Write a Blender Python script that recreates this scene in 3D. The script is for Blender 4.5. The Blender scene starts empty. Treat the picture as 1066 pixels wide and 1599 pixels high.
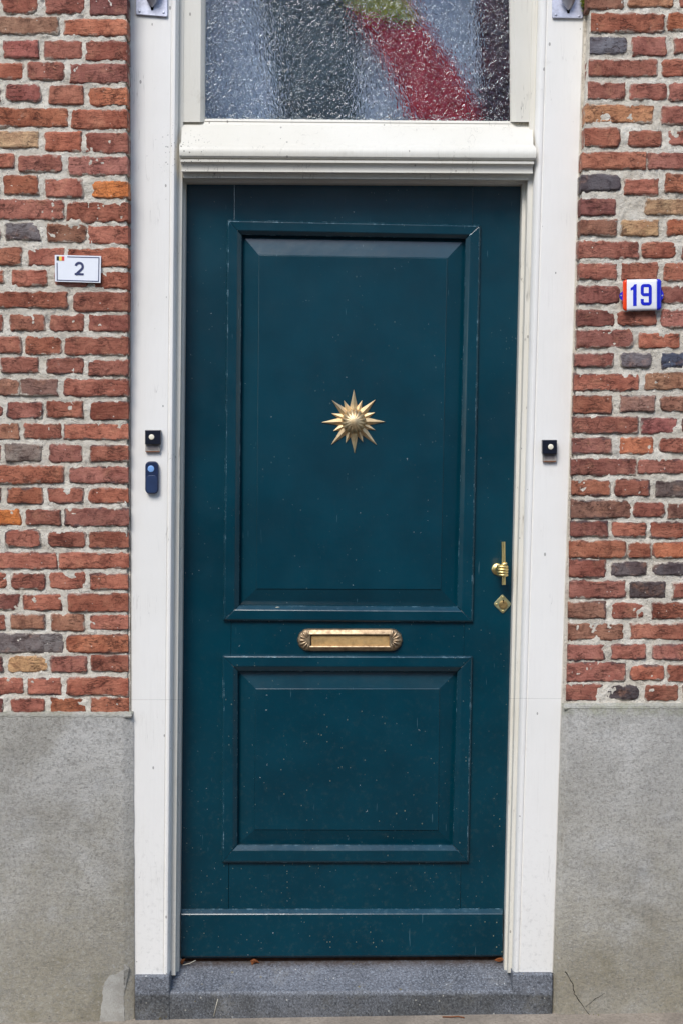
import bpy, bmesh, math, random
from mathutils import Vector, noise

random.seed(7)
sc = bpy.context.scene
COL = sc.collection

# ------------------------------------------------------------------ camera, sky, sun, exposure
F = 2220.0                       # focal length in pixels of the 1066 x 1599 picture
CAM = Vector((0.0, -3.96, 1.735))
PITCH = math.radians(4.0)
cam = bpy.data.cameras.new('camera')
cam.sensor_fit = 'VERTICAL'
cam.sensor_height = 36.0
cam.lens = F / 1599.0 * 36.0
cam.clip_start = 0.05
cam.clip_end = 500.0
cam_o = bpy.data.objects.new('camera', cam)
cam_o.location = CAM
cam_o.rotation_euler = (math.radians(90) - PITCH, 0, 0)
COL.objects.link(cam_o)
sc.camera = cam_o

SUN_FROM = Vector((-0.25, -0.65, 0.72)).normalized()
w = bpy.data.worlds.new('World')
sc.world = w
w.use_nodes = True
wn = w.node_tree
wn.nodes.clear()
sky = wn.nodes.new('ShaderNodeTexSky')
sky.sky_type = 'NISHITA'
sky.sun_disc = False
sky.sun_elevation = math.asin(SUN_FROM.z)
sky.sun_rotation = math.atan2(SUN_FROM.x, SUN_FROM.y)
sky.air_density = 1.0
sky.dust_density = 0.9
sky.ozone_density = 1.0
bg = wn.nodes.new('ShaderNodeBackground')
bg.inputs['Strength'].default_value = 0.13
wo = wn.nodes.new('ShaderNodeOutputWorld')
wn.links.new(sky.outputs[0], bg.inputs[0])
wn.links.new(bg.outputs[0], wo.inputs[0])

sun = bpy.data.lights.new('sun', 'SUN')
sun.energy = 1.4
sun.angle = math.radians(24)
sun.color = (1.0, 0.97, 0.93)
sun_o = bpy.data.objects.new('sun', sun)
sun_o.rotation_euler = (-SUN_FROM).to_track_quat('-Z', 'Y').to_euler()
sun_o.location = (-4, -6, 8)
COL.objects.link(sun_o)

sc.view_settings.view_transform = 'Standard'
sc.view_settings.look = 'None'
sc.view_settings.gamma = 1.0
sc.view_settings.use_curve_mapping = False
sc.view_settings.exposure = 0.94

# ------------------------------------------------------------------ helpers
SP, CP = math.sin(PITCH), math.cos(PITCH)


def P(px, py, Y):
    """where the wall plane at depth Y meets the line of sight measured at (px, py) on the photograph"""
    x = (px - 533.0) / F
    u = -(py - 799.5) / F
    d = Vector((x, CP + u * SP, -SP + u * CP))
    t = (Y - CAM.y) / d.y
    return CAM + d * t


def s2l(c):
    out = []
    for v in c[:3]:
        v /= 255.0
        out.append(v / 12.92 if v <= 0.04045 else ((v + 0.055) / 1.055) ** 2.4)
    return (*out, 1.0)


WORLD = {}


def wpos(o):
    return WORLD[o.name] if o is not None else Vector((0, 0, 0))


def empty(name, loc, parent=None):
    o = bpy.data.objects.new(name, None)
    o.empty_display_size = 0.1
    COL.objects.link(o)
    WORLD[o.name] = Vector(loc)
    o.parent = parent
    o.location = Vector(loc) - wpos(parent)
    return o


def tag(o, label, cat=None, group=None, kind=None):
    if label:
        o['label'] = label
    if cat:
        o['category'] = cat
    if group:
        o['group'] = group
    if kind:
        o['kind'] = kind
    return o


def build(name, verts, faces, mats, parent=None, origin=None, fm=None, smooth=False, bevel=0.0, segs=2):
    vs = [Vector(v) for v in verts]
    if origin is None:
        mn = Vector([min(v[i] for v in vs) for i in range(3)])
        mx = Vector([max(v[i] for v in vs) for i in range(3)])
        origin = Vector(((mn.x + mx.x) / 2, (mn.y + mx.y) / 2, mn.z))
    origin = Vector(origin)
    me = bpy.data.meshes.new(name)
    me.from_pydata([v - origin for v in vs], [], faces)
    if not isinstance(mats, (list, tuple)):
        mats = [mats]
    for m in mats:
        me.materials.append(m)
    if fm:
        for p, k in zip(me.polygons, fm):
            p.material_index = k
    bm = bmesh.new()
    bm.from_mesh(me)
    bmesh.ops.recalc_face_normals(bm, faces=bm.faces)
    bm.to_mesh(me)
    bm.free()
    if smooth:
        for p in me.polygons:
            p.use_smooth = True
        if isinstance(smooth, float):
            try:
                me.set_sharp_from_angle(angle=math.radians(smooth))
            except Exception:
                pass
    me.update()
    o = bpy.data.objects.new(name, me)
    COL.objects.link(o)
    WORLD[o.name] = origin
    o.parent = parent
    o.location = origin - wpos(parent)
    if bevel:
        b = o.modifiers.new('bevel', 'BEVEL')
        b.width = bevel
        b.segments = segs
        b.limit_method = 'ANGLE'
        b.angle_limit = math.radians(35)
    return o


def prism(front, depth):
    """front: world points of a polygon; extrude along +Y by depth"""
    n = len(front)
    vs = [Vector(v) for v in front] + [Vector(v) + Vector((0, depth, 0)) for v in front]
    fs = [list(range(n)), list(range(2 * n - 1, n - 1, -1))]
    for i in range(n):
        j = (i + 1) % n
        fs.append([i, j, n + j, n + i])
    return vs, fs


def pxprism(pts, Y, depth):
    return prism([P(x, y, Y) for x, y in pts], depth)


def rectpx(x0, y0, x1, y1):
    return [(x0, y0), (x1, y0), (x1, y1), (x0, y1)]


def loft(rows, closed=False, caps=True):
    """rows: list of equally long point lists"""
    n = len(rows[0])
    vs = [p for r in rows for p in r]
    fs = []
    for a in range(len(rows) - 1):
        for i in range(n if closed else n - 1):
            j = (i + 1) % n
            fs.append([a * n + i, a * n + j, (a + 1) * n + j, (a + 1) * n + i])
    if caps:
        fs.append(list(range(n)))
        fs.append(list(range(len(rows) * n - 1, (len(rows) - 1) * n - 1, -1)))
    return vs, fs


def merge(*parts):
    vs, fs = [], []
    for v, f in parts:
        k = len(vs)
        vs += list(v)
        fs += [[i + k for i in q] for q in f]
    return vs, fs


def tube(path, radii, seg=10, squash=1.0):
    rows = []
    n = len(path)
    ref = None
    for i, p in enumerate(path):
        p = Vector(p)
        a = Vector(path[max(0, i - 1)])
        b = Vector(path[min(n - 1, i + 1)])
        t = (b - a).normalized()
        if ref is None:
            ref = t.orthogonal().normalized()
        ref = (ref - t * ref.dot(t)).normalized()
        bn = t.cross(ref)
        r = radii[i] if isinstance(radii, (list, tuple)) else radii
        rows.append([p + ref * math.cos(k * 2 * math.pi / seg) * r + bn * math.sin(k * 2 * math.pi / seg) * r * squash
                     for k in range(seg)])
    return loft(rows, closed=True)


def disc(c, r, depth, seg=28, dome=0.0, ex=1.0):
    """short cylinder facing the street (-Y) with a domed or bevelled face"""
    c = Vector(c)
    rows = []
    prof = [(1.0, 0.0), (1.0, -depth * 0.8), (0.93, -depth), (0.6, -depth - dome * 0.6), (0.25, -depth - dome * 0.95)]
    for k, y in prof:
        rows.append([c + Vector((math.cos(a) * r * k * ex, y, math.sin(a) * r * k))
                     for a in [i * 2 * math.pi / seg for i in range(seg)]])
    return loft(rows, closed=True)


# ------------------------------------------------------------------ material helpers
class N:
    def __init__(self, name):
        self.m = bpy.data.materials.new(name)
        self.m.use_nodes = True
        self.t = self.m.node_tree
        self.b = self.t.nodes['Principled BSDF']
        self.out = self.t.nodes['Material Output']
        g = self.t.nodes.new('ShaderNodeNewGeometry')
        self.pos = g.outputs['Position']

    def put(self, sock, v):
        if isinstance(v, bpy.types.NodeSocket):
            self.t.links.new(v, sock)
        elif v is not None:
            sock.default_value = v

    def map(self, scale=(1, 1, 1), loc=(0, 0, 0), rot=(0, 0, 0), vec=None):
        n = self.t.nodes.new('ShaderNodeMapping')
        n.inputs['Scale'].default_value = scale
        n.inputs['Rotation'].default_value = rot
        self.put(n.inputs['Location'], loc)
        self.put(n.inputs['Vector'], vec or self.pos)
        return n.outputs[0]

    def noise(self, scale, detail=4, rough=0.55, vec=None, dist=0.0, out='Fac'):
        n = self.t.nodes.new('ShaderNodeTexNoise')
        n.inputs['Scale'].default_value = scale
        n.inputs['Detail'].default_value = detail
        n.inputs['Roughness'].default_value = rough
        n.inputs['Distortion'].default_value = dist
        self.put(n.inputs['Vector'], vec or self.pos)
        return n.outputs[out]

    def vor(self, scale, vec=None, feature='F1', out='Distance', rnd=1.0):
        n = self.t.nodes.new('ShaderNodeTexVoronoi')
        n.feature = feature
        n.inputs['Scale'].default_value = scale
        n.inputs['Randomness'].default_value = rnd
        self.put(n.inputs['Vector'], vec or self.pos)
        return n.outputs[out]

    def ramp(self, fac, a, b, lo=0.0, hi=1.0):
        n = self.t.nodes.new('ShaderNodeMapRange')
        n.interpolation_type = 'SMOOTHSTEP'
        n.inputs['From Min'].default_value = a
        n.inputs['From Max'].default_value = b
        n.inputs['To Min'].default_value = lo
        n.inputs['To Max'].default_value = hi
        self.put(n.inputs['Value'], fac)
        return n.outputs[0]

    def math(self, op, a, b=None):
        n = self.t.nodes.new('ShaderNodeMath')
        n.operation = op
        self.put(n.inputs[0], a)
        if b is not None:
            self.put(n.inputs[1], b)
        return n.outputs[0]

    def mul(self, a, b):
        return self.math('MULTIPLY', a, b)

    def mix(self, fac, a, b, mode='MIX'):
        n = self.t.nodes.new('ShaderNodeMix')
        n.data_type = 'RGBA'
        n.blend_type = mode
        self.put(n.inputs[0], fac)
        self.put(n.inputs[6], a)
        self.put(n.inputs[7], b)
        return n.outputs[2]

    def bump(self, h, strength=0.3, dist=0.002, normal=None):
        n = self.t.nodes.new('ShaderNodeBump')
        n.inputs['Strength'].default_value = strength
        n.inputs['Distance'].default_value = dist
        self.put(n.inputs['Height'], h)
        if normal is not None:
            self.put(n.inputs['Normal'], normal)
        return n.outputs[0]

    def specks(self, scale, size, keep, vec=None):
        """sparse dots: 1 inside a dot; keep = share of cells that carry one"""
        n = self.t.nodes.new('ShaderNodeTexVoronoi')
        n.inputs['Scale'].default_value = scale
        self.put(n.inputs['Vector'], vec or self.pos)
        s = self.t.nodes.new('ShaderNodeSeparateColor')
        self.t.links.new(n.outputs['Color'], s.inputs[0])
        gate = self.math('LESS_THAN', s.outputs[0], keep)
        szr = self.math('MULTIPLY_ADD', s.outputs[1], size)
        szr.node.inputs[2].default_value = size * 0.35
        dot = self.math('LESS_THAN', n.outputs['Distance'], szr)
        return self.mul(gate, dot)

    def sepz(self):
        s = self.t.nodes.new('ShaderNodeSeparateXYZ')
        self.t.links.new(self.pos, s.inputs[0])
        return s.outputs

    def set(self, color=None, rough=None, metal=None, spec=None, coat=None, normal=None):
        b = self.b
        if color is not None:
            self.put(b.inputs['Base Color'], color)
        if rough is not None:
            self.put(b.inputs['Roughness'], rough)
        if metal is not None:
            self.put(b.inputs['Metallic'], metal)
        if spec is not None:
            self.put(b.inputs['Specular IOR Level'], spec)
        if coat is not None:
            self.put(b.inputs['Coat Weight'], coat[0])
            self.put(b.inputs['Coat Roughness'], coat[1])
        if normal is not None:
            self.put(b.inputs['Normal'], normal)
        return self.m


def L(r, g, b):
    return s2l((r, g, b))


# ---- white and cream paint
def paint(name, base, warm, dirt):
    n = N(name)
    big = n.ramp(n.noise(3.0, 3), 0.35, 0.7)
    c = n.mix(n.mul(big, 0.6), base, warm)
    streak = n.ramp(n.noise(1.0, 5, 0.6, n.map((90, 90, 4))), 0.56, 0.8)
    c = n.mix(n.mul(streak, 0.10 * dirt), c, L(150, 146, 135))
    sp = n.specks(60, 0.13, 0.14, n.map((1, 1, 0.55)))
    c = n.mix(n.mul(sp, 0.6), c, L(96, 90, 82))
    sp2 = n.specks(24, 0.034, 0.30, n.map((1, 1, 0.6), (3, 1, 2)))
    fl = n.math('ABSOLUTE', n.math('SUBTRACT', n.noise(1.0, 4, 0.55, n.map((34, 34, 2.2)), 0.4), 0.5))
    hair = n.mul(n.ramp(fl, 0.008, 0.0), n.ramp(n.noise(6, 3), 0.52, 0.66))
    c = n.mix(n.mul(hair, 0.5 * dirt), c, L(128, 122, 112))
    c = n.mix(n.mul(sp2, 0.7), c, L(70, 66, 62))
    grime = n.mul(n.ramp(n.noise(11, 6, 0.7), 0.60, 0.75), 0.16 * dirt)
    c = n.mix(grime, c, L(158, 148, 128))
    # specks of mildew where transom and left jamb meet
    cor = n.t.nodes.new('ShaderNodeVectorMath')
    cor.operation = 'DISTANCE'
    n.put(cor.inputs[0], n.pos)
    cor.inputs[1].default_value = P(288, 236, -0.02)
    near = n.ramp(cor.outputs['Value'], 0.11, 0.02)
    mil = n.mul(n.specks(210, 0.34, 0.34), n.mul(near, n.ramp(n.noise(60, 4, 0.7), 0.42, 0.58)))
    c = n.mix(n.mul(mil, 0.9), c, L(62, 58, 50))
    # dirty splash near the street
    z = n.sepz()[2]
    low = n.mul(n.ramp(z, 0.75, 0.1), n.ramp(n.noise(70, 5, 0.7), 0.5, 0.75))
    c = n.mix(n.mul(low, 0.40), c, L(158, 154, 146))
    h = n.noise(1.0, 4, 0.6, n.map((160, 160, 10)))
    h2 = n.noise(14, 3)
    nb = n.bump(h, 0.4, 0.0018)
    nb = n.bump(h2, 0.25, 0.004, nb)
    return n.set(c, 0.42, spec=0.4, normal=nb)


M_WHITE = paint('white_paint', L(238, 235, 228), L(231, 228, 220), 0.8)
M_CREAM = paint('cream_paint', L(220, 216, 204), L(212, 206, 190), 1.8)


# ---- door paint
def doorpaint(name, worn=0.0):
    n = N(name)
    base = L(0, 56, 70)
    v = n.ramp(n.noise(5, 4), 0.3, 0.7)
    c = n.mix(v, base, L(0, 48, 61))
    z = n.sepz()[2]
    low = n.ramp(z, 1.5, 0.15, 0.15, 1.0)
    cl = n.ramp(n.noise(4.5, 4, 0.6), 0.35, 0.68)
    sp = n.mul(n.specks(120, 0.17, 0.14, n.map((1, 1, 0.8))), n.mul(low, cl))
    c = n.mix(n.mul(sp, 0.75), c, L(150, 152, 120))
    wob = n.t.nodes.new('ShaderNodeVectorMath')
    wob.operation = 'MULTIPLY_ADD'
    n.put(wob.inputs[0], n.noise(150, 2, 0.5, out='Color'))
    wob.inputs[1].default_value = (0.012, 0.012, 0.012)
    n.put(wob.inputs[2], n.pos)
    sp2 = n.mul(n.specks(52, 0.055, 0.15, n.map((1, 1, 1), (5, 2, 7), vec=wob.outputs[0])), n.ramp(z, 2.2, 0.2, 0.5, 1.0))
    c = n.mix(n.mul(sp2, 0.8), c, L(178, 190, 190))
    scr = n.ramp(n.noise(1.0, 2, 0.5, n.map((140, 140, 9), rot=(0, 0.45, 0))), 0.745, 0.765)
    c = n.mix(n.mul(scr, 0.35), c, L(90, 125, 135))
    dust = n.mul(n.ramp(n.noise(60, 6, 0.7), 0.5, 0.8), n.mul(low, 0.10))
    c = n.mix(dust, c, L(120, 130, 110))
    if worn:  # pale chips of wear that also paint in highlights on ledges and edges
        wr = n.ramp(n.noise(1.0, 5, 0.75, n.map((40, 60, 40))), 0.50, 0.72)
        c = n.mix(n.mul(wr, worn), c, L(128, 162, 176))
    h = n.noise(1.0, 4, 0.6, n.map((150, 150, 14)))
    nb = n.bump(h, 0.10, 0.0010)
    nb = n.bump(n.noise(26, 3), 0.10, 0.004, nb)
    nb = n.bump(n.noise(260, 3), 0.10, 0.0006, nb)
    r = n.ramp(n.noise(9, 5, 0.65), 0.3, 0.7, 0.16, 0.27)
    r = n.math('ADD', r, n.mul(sp, 0.4))
    return n.set(c, r, spec=0.6, normal=nb)


M_DOOR = doorpaint('door_paint')
M_DOORWORNLIT = doorpaint('door_paint_worn_lit_ledge', 0.12)  # up-facing ledges: wear and their brighter light, both in the colour
M_DOOREDGE = doorpaint('door_paint_rubbed_glint_arris', 0.75)  # bevels: rubbed paint mixed with a painted highlight line


# ---- brick
def brickmat():
    n = N('old_brick')
    oi = n.t.nodes.new('ShaderNodeObjectInfo')
    at = n.t.nodes.new('ShaderNodeAttribute')
    at.attribute_name = 'rim'
    off = n.t.nodes.new('ShaderNodeVectorMath')
    off.operation = 'MULTIPLY_ADD'
    off.inputs[1].default_value = (1, 1, 1)
    cmb = n.t.nodes.new('ShaderNodeCombineXYZ')
    n.put(cmb.inputs[0], n.mul(oi.outputs['Random'], 9.0))
    n.put(cmb.inputs[2], n.mul(oi.outputs['Random'], 23.0))
    n.put(off.inputs[0], n.pos)
    n.put(off.inputs[2], cmb.outputs[0])
    v = off.outputs[0]
    c = oi.outputs['Color']
    c = n.mix(n.ramp(n.noise(14, 4, 0.6, v), 0.36, 0.66, 0.0, 0.8), c, n.mix(1.0, c, L(208, 192, 192), 'MULTIPLY'))
    c = n.mix(n.ramp(n.noise(36, 5, 0.7, v, 0.8), 0.48, 0.68, 0.0, 0.75), c, n.mix(1.0, c, L(160, 150, 156), 'MULTIPLY'))
    c = n.mix(n.ramp(n.noise(24, 5, 0.65, n.map(vec=v, loc=(4, 4, 4))), 0.52, 0.72, 0.0, 0.6), c, n.mix(0.5, c, L(206, 150, 118)))
    # burnt, dark rims on some bricks
    rim = n.math('ADD', at.outputs['Fac'], n.mul(n.math('SUBTRACT', n.noise(30, 4, 0.6, v), 0.5), 1.7))
    rimf = n.mul(n.ramp(rim, 0.62, 1.0), oi.outputs['Alpha'])
    c = n.mix(n.mul(rimf, 0.85), c, L(84, 74, 76))
    # cracks and pits
    fold = n.noise(1.0, 5, 0.6, n.map((24, 24, 85), rot=(0, 0.12, 0), vec=v), 1.2)
    ridge = n.math('ABSOLUTE', n.math('SUBTRACT', fold, 0.5))
    crack = n.mul(n.ramp(ridge, 0.035, 0.005), n.ramp(n.noise(22, 3, 0.5, v), 0.46, 0.62))
    c = n.mix(n.mul(crack, 0.75), c, L(66, 44, 38))
    pits = n.specks(190, 0.30, 0.14, v)
    c = n.mix(n.mul(pits, 0.5), c, L(74, 48, 42))
    # mortar smears, white specks
    smear = n.mul(n.ramp(n.noise(20, 6, 0.8, n.map(vec=v, loc=(9, 2, 1))), 0.62, 0.76), 0.6)
    c = n.mix(smear, c, L(176, 162, 146))
    lime = n.math('ADD', at.outputs['Fac'], n.mul(n.math('SUBTRACT', n.noise(38, 5, 0.7, n.map(vec=v, loc=(1, 9, 5))), 0.5), 2.0))
    lim2 = n.mul(n.ramp(lime, 0.74, 1.08), n.ramp(n.noise(6, 2, 0.5, n.map(loc=(8, 8, 8))), 0.36, 0.58))
    c = n.mix(n.mul(lim2, 0.9), c, L(198, 188, 172))
    ws = n.specks(95, 0.14, 0.10, n.map(vec=v, loc=(2, 5, 3)))
    c = n.mix(n.mul(ws, 0.7), c, L(224, 214, 200))
    grain = n.noise(330, 3, 0.7, v)
    c = n.mix(n.ramp(grain, 0.35, 0.7, 0.0, 0.35), c, n.mix(1.0, c, L(150, 140, 138), 'MULTIPLY'))
    h = n.noise(110, 6, 0.7, v)
    nb = n.bump(h, 0.55, 0.005)
    nb = n.bump(fold, 0.45, 0.008, nb)
    nb = n.bump(n.math('SUBTRACT', 1.0, n.math('MAXIMUM', crack, pits)), 0.6, 0.0025, nb)
    return n.set(c, 0.92, spec=0.2, normal=nb)


M_BRICK = brickmat()


def mortarmat():
    n = N('lime_mortar')
    c = n.mix(n.ramp(n.noise(13, 5, 0.6), 0.35, 0.65), L(240, 232, 216), L(222, 212, 194))
    c = n.mix(n.ramp(n.noise(60, 5, 0.7), 0.45, 0.75, 0.0, 0.55), c, L(172, 163, 150))
    c = n.mix(n.ramp(n.noise(24, 5, 0.7, n.map(loc=(3, 8, 2))), 0.58, 0.70, 0.0, 0.7), c, L(124, 119, 114))
    c = n.mix(n.ramp(n.noise(30, 4, 0.6, n.map(loc=(1, 3, 7))), 0.60, 0.72, 0.0, 0.8), c, L(226, 220, 207))
    c = n.mix(n.mul(n.specks(230, 0.3, 0.14), 0.6), c, L(84, 80, 76))
    nb = n.bump(n.noise(110, 6, 0.75), 1.0, 0.008)
    return n.set(c, 0.95, spec=0.15, normal=nb)


M_MORTAR = mortarmat()


def wallfar():
    n = N('far_brickwork')
    t = n.t.nodes.new('ShaderNodeTexBrick')
    t.inputs['Color1'].default_value = L(158, 92, 76)
    t.inputs['Color2'].default_value = L(140, 84, 68)
    t.inputs['Mortar'].default_value = L(190, 180, 164)
    t.inputs['Scale'].default_value = 1.0
    t.inputs['Mortar Size'].default_value = 0.008
    t.inputs['Brick Width'].default_value = 0.19
    t.inputs['Row Height'].default_value = 0.0605
    n.put(t.inputs['Vector'], n.map(rot=(math.radians(-90), 0, 0)))
    return n.set(n.mix(n.ramp(n.noise(30, 4), 0.4, 0.7, 0, 0.5), t.outputs['Color'], L(120, 84, 72)), 0.9, spec=0.2)


M_FAR = wallfar()


def concrete():
    n = N('cement_render')
    c = n.mix(n.ramp(n.noise(4, 5, 0.6), 0.35, 0.65), L(200, 197, 190), L(178, 175, 168))
    z = n.sepz()[2]
    low = n.ramp(z, 0.95, 0.05)
    c = n.mix(n.mul(low, n.ramp(n.noise(3.2, 5, 0.65), 0.30, 0.58, 0.25, 0.9)), c, L(160, 152, 132))
    c = n.mix(n.mul(n.ramp(n.noise(7, 6, 0.7, n.map(loc=(5, 0, 2))), 0.5, 0.7), n.mul(low, 0.55)), c, L(128, 120, 92))
    c = n.mix(n.ramp(n.noise(8, 5, 0.6, n.map(loc=(2, 4, 9))), 0.55, 0.75, 0, 0.45), c, L(182, 182, 180))
    # green growth along the top ledge
    top = n.mul(n.ramp(z, P(0, 1124, -0.02).z, P(0, 1111, -0.02).z), n.ramp(n.noise(28, 5, 0.7), 0.35, 0.65, 0.2, 0.9))
    c = n.mix(n.mul(top, 0.7), c, L(150, 150, 118))
    c = n.mix(n.mul(n.specks(95, 0.26, 0.16, n.map((1, 1, 1.3))), 0.5), c, L(104, 102, 96))
    c = n.mix(n.mul(n.specks(130, 0.24, 0.12, n.map(loc=(3, 3, 3))), 0.4), c, L(200, 198, 192))
    c = n.mix(n.mul(n.specks(30, 0.07, 0.12, n.map(loc=(7, 1, 3))), 0.7), c, L(74, 70, 62))
    g = n.noise(130, 5, 0.8)
    c = n.mix(n.ramp(g, 0.44, 0.64, 0, 0.6), c, L(124, 121, 114))
    c = n.mix(n.ramp(n.noise(95, 5, 0.8, n.map(loc=(6, 6, 6))), 0.5, 0.72, 0, 0.5), c, L(196, 194, 188))
    tr = n.noise(1.0, 5, 0.7, n.map((16, 16, 30), rot=(0, 0.3, 0)))
    c = n.mix(n.ramp(tr, 0.46, 0.70, 0, 0.22), c, L(126, 124, 118))
    st = n.noise(2.1, 6, 0.6, n.map(loc=(1, 6, 4)), 0.5)
    c = n.mix(n.ramp(st, 0.48, 0.62, 0, 0.4), c, n.mix(1.0, c, L(206, 200, 184), 'MULTIPLY'))
    nb = n.bump(n.noise(120, 5, 0.8), 0.8, 0.005)
    nb = n.bump(tr, 0.25, 0.006, nb)
    nb = n.bump(n.noise(12, 4), 0.3, 0.008, nb)
    return n.set(c, 0.92, spec=0.25, normal=nb)


M_CONC = concrete()


def patchmat():
    n = N('pale_cement_patch')
    c = n.mix(n.ramp(n.noise(30, 5, 0.6), 0.35, 0.65), L(176, 173, 164), L(156, 152, 143))
    c = n.mix(n.ramp(n.noise(240, 4, 0.75), 0.4, 0.7, 0, 0.3), c, L(120, 116, 106))
    return n.set(c, 0.9, spec=0.2, normal=n.bump(n.noise(150, 5, 0.7), 0.5, 0.003))


M_PATCH = patchmat()


def granite():
    n = N('blue_grey_stone')
    c = n.mix(n.ramp(n.noise(7, 5, 0.65), 0.3, 0.7), L(112, 114, 119), L(88, 90, 94))
    c = n.mix(n.ramp(n.noise(11, 5, 0.7, n.map(loc=(3, 1, 1))), 0.52, 0.72, 0, 0.55), c, L(134, 132, 126))
    c = n.mix(n.ramp(n.noise(170, 4, 0.8), 0.46, 0.62, 0, 0.75), c, L(150, 156, 164))
    c = n.mix(n.ramp(n.noise(150, 4, 0.8, n.map(loc=(4, 4, 1))), 0.50, 0.64, 0, 0.8), c, L(50, 54, 62))
    c = n.mix(n.mul(n.specks(90, 0.17, 0.06, n.map(loc=(1, 7, 2))), 0.8), c, L(206, 206, 200))
    c = n.mix(n.mul(n.specks(60, 0.20, 0.06, n.map(loc=(6, 7, 2))), 0.5), c, L(132, 118, 66))
    c = n.mix(n.mul(n.ramp(n.sepz()[2], P(533, 1549, -0.012).z, P(533, 1556, -0.012).z), n.ramp(n.noise(5, 5, 0.7), 0.3, 0.6, 0.2, 0.75)), c, n.mix(1.0, c, L(176, 170, 156), 'MULTIPLY'))
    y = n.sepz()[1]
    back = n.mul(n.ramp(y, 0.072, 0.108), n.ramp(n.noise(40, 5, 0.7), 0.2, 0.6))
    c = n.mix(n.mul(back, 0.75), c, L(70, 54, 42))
    nb = n.bump(n.noise(190, 5, 0.75), 0.45, 0.002)
    return n.set(c, 0.6, spec=0.35, normal=nb)


M_STONE = granite()


def brass(name, col, dark, rough=0.3, amt=0.6):
    n = N(name)
    t = n.mul(n.ramp(n.noise(55, 5, 0.65), 0.40, 0.72), amt)
    c = n.mix(t, col, dark)
    return n.set(c, n.ramp(n.noise(80, 4), 0.3, 0.7, rough, rough + 0.18), metal=1.0, normal=n.bump(n.noise(300, 3), 0.15, 0.0008))


M_BRASS = brass('aged_brass', L(230, 206, 164), L(190, 158, 114), 0.46)
M_BRASSL = brass('dulled_brass', L(182, 160, 130), L(122, 102, 82), 0.44, 0.8)
M_FLAP = brass('satin_brass', L(226, 192, 136), L(176, 142, 96), 0.56, 0.5)
M_BRASSP = brass('pale_brass', L(238, 216, 150), L(206, 178, 112), 0.30, 0.5)
M_BRASSD = brass('tarnished_brass', L(190, 162, 110), L(112, 92, 66), 0.42, 0.7)
M_ZINC = brass('dull_zinc', L(206, 208, 220), L(164, 166, 176), 0.45, 0.7)
M_VERD = brass('verdigris_brass', L(190, 184, 140), L(128, 150, 138), 0.5, 0.9)


def plain(name, col, rough=0.5, spec=0.5, metal=0.0, bumps=0.0, var=0.12):
    n = N(name)
    c = n.mix(n.ramp(n.noise(45, 4, 0.6), 0.35, 0.7, 0, var * 2), col, n.mix(1.0, col, L(150, 150, 150), 'MULTIPLY'))
    nb = n.bump(n.noise(200, 3), bumps, 0.001) if bumps else None
    return n.set(c, rough, spec=spec, metal=metal, normal=nb)


M_BLACKP = plain('navy_black_plastic', L(20, 24, 38), 0.32, 0.5, bumps=0.1)
M_NAVY = plain('navy_plastic', L(38, 56, 90), 0.4, 0.5, bumps=0.1)
M_NAVY2 = plain('dark_navy_plastic', L(30, 44, 76), 0.35, 0.5)
M_LBLUE = plain('pale_blue_button', L(128, 170, 222), 0.35, 0.5, var=0.03)
M_IVORY = plain('ivory_button', L(240, 232, 208), 0.35, 0.5, var=0.05)
M_GREYP = plain('weathered_clear_plastic', L(164, 158, 150), 0.4, 0.5, bumps=0.2, var=0.3)
M_SIGNW = plain('white_sign_face', L(238, 240, 244), 0.25, 0.5, var=0.02)
M_INK = plain('slate_blue_print', L(62, 68, 104), 0.4, 0.4, var=0.03)
M_INKB = plain('black_print', L(38, 42, 46), 0.4, 0.4, var=0.03)
M_INKY = plain('yellow_print', L(244, 212, 96), 0.4, 0.4, var=0.03)
M_INKR = plain('red_print', L(226, 78, 70), 0.4, 0.4, var=0.03)
M_ENW = plain('white_enamel', L(240, 240, 242), 0.12, 0.6, var=0.03)
M_ENR = plain('red_enamel', L(236, 66, 22), 0.12, 0.6, var=0.04)
M_ENB = plain('blue_enamel', L(34, 46, 196), 0.12, 0.6, var=0.04)
M_DARK = plain('black_gap', L(24, 20, 18), 0.9, 0.1)
M_LEAF = plain('dry_leaf', L(142, 84, 48), 0.8, 0.2, var=0.4)
M_STRAW = plain('pale_straw', L(206, 198, 178), 0.7, 0.3)
M_TWIG = plain('brown_twig', L(128, 78, 48), 0.8, 0.2)
M_MOSS = plain('green_moss', L(122, 130, 48), 0.9, 0.1, var=0.5)
M_SILL = plain('wooden_threshold', L(70, 48, 36), 0.8, 0.2, bumps=0.4, var=0.4)


def glassmat():
    n = N('patterned_glass')
    rf = n.t.nodes.new('ShaderNodeBsdfRefraction')
    rf.inputs['IOR'].default_value = 1.5
    rf.inputs['Roughness'].default_value = 0.24
    rf.inputs['Color'].default_value = (0.93, 0.97, 1.0, 1)
    gl = n.t.nodes.new('ShaderNodeBsdfGlossy')
    gl.inputs['Roughness'].default_value = 0.08
    fr = n.t.nodes.new('ShaderNodeFresnel')
    fr.inputs['IOR'].default_value = 1.6
    mx = n.t.nodes.new('ShaderNodeMixShader')
    h1 = n.noise(80, 2, 0.5, n.map((1, 1, 0.85)), 1.4)
    h2 = n.vor(60, n.map((1, 1, 0.85)), 'SMOOTH_F1')
    nb = n.bump(h1, 0.55, 0.008)
    nb = n.bump(h2, 0.3, 0.006, nb)
    for k in (rf, gl, fr):
        n.put(k.inputs['Normal'], nb)
    n.t.links.new(fr.outputs[0], mx.inputs[0])
    n.t.links.new(rf.outputs[0], mx.inputs[1])
    n.t.links.new(gl.outputs[0], mx.inputs[2])
    n.t.links.new(mx.outputs[0], n.out.inputs['Surface'])
    return n.m


M_GLASS = glassmat()


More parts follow.
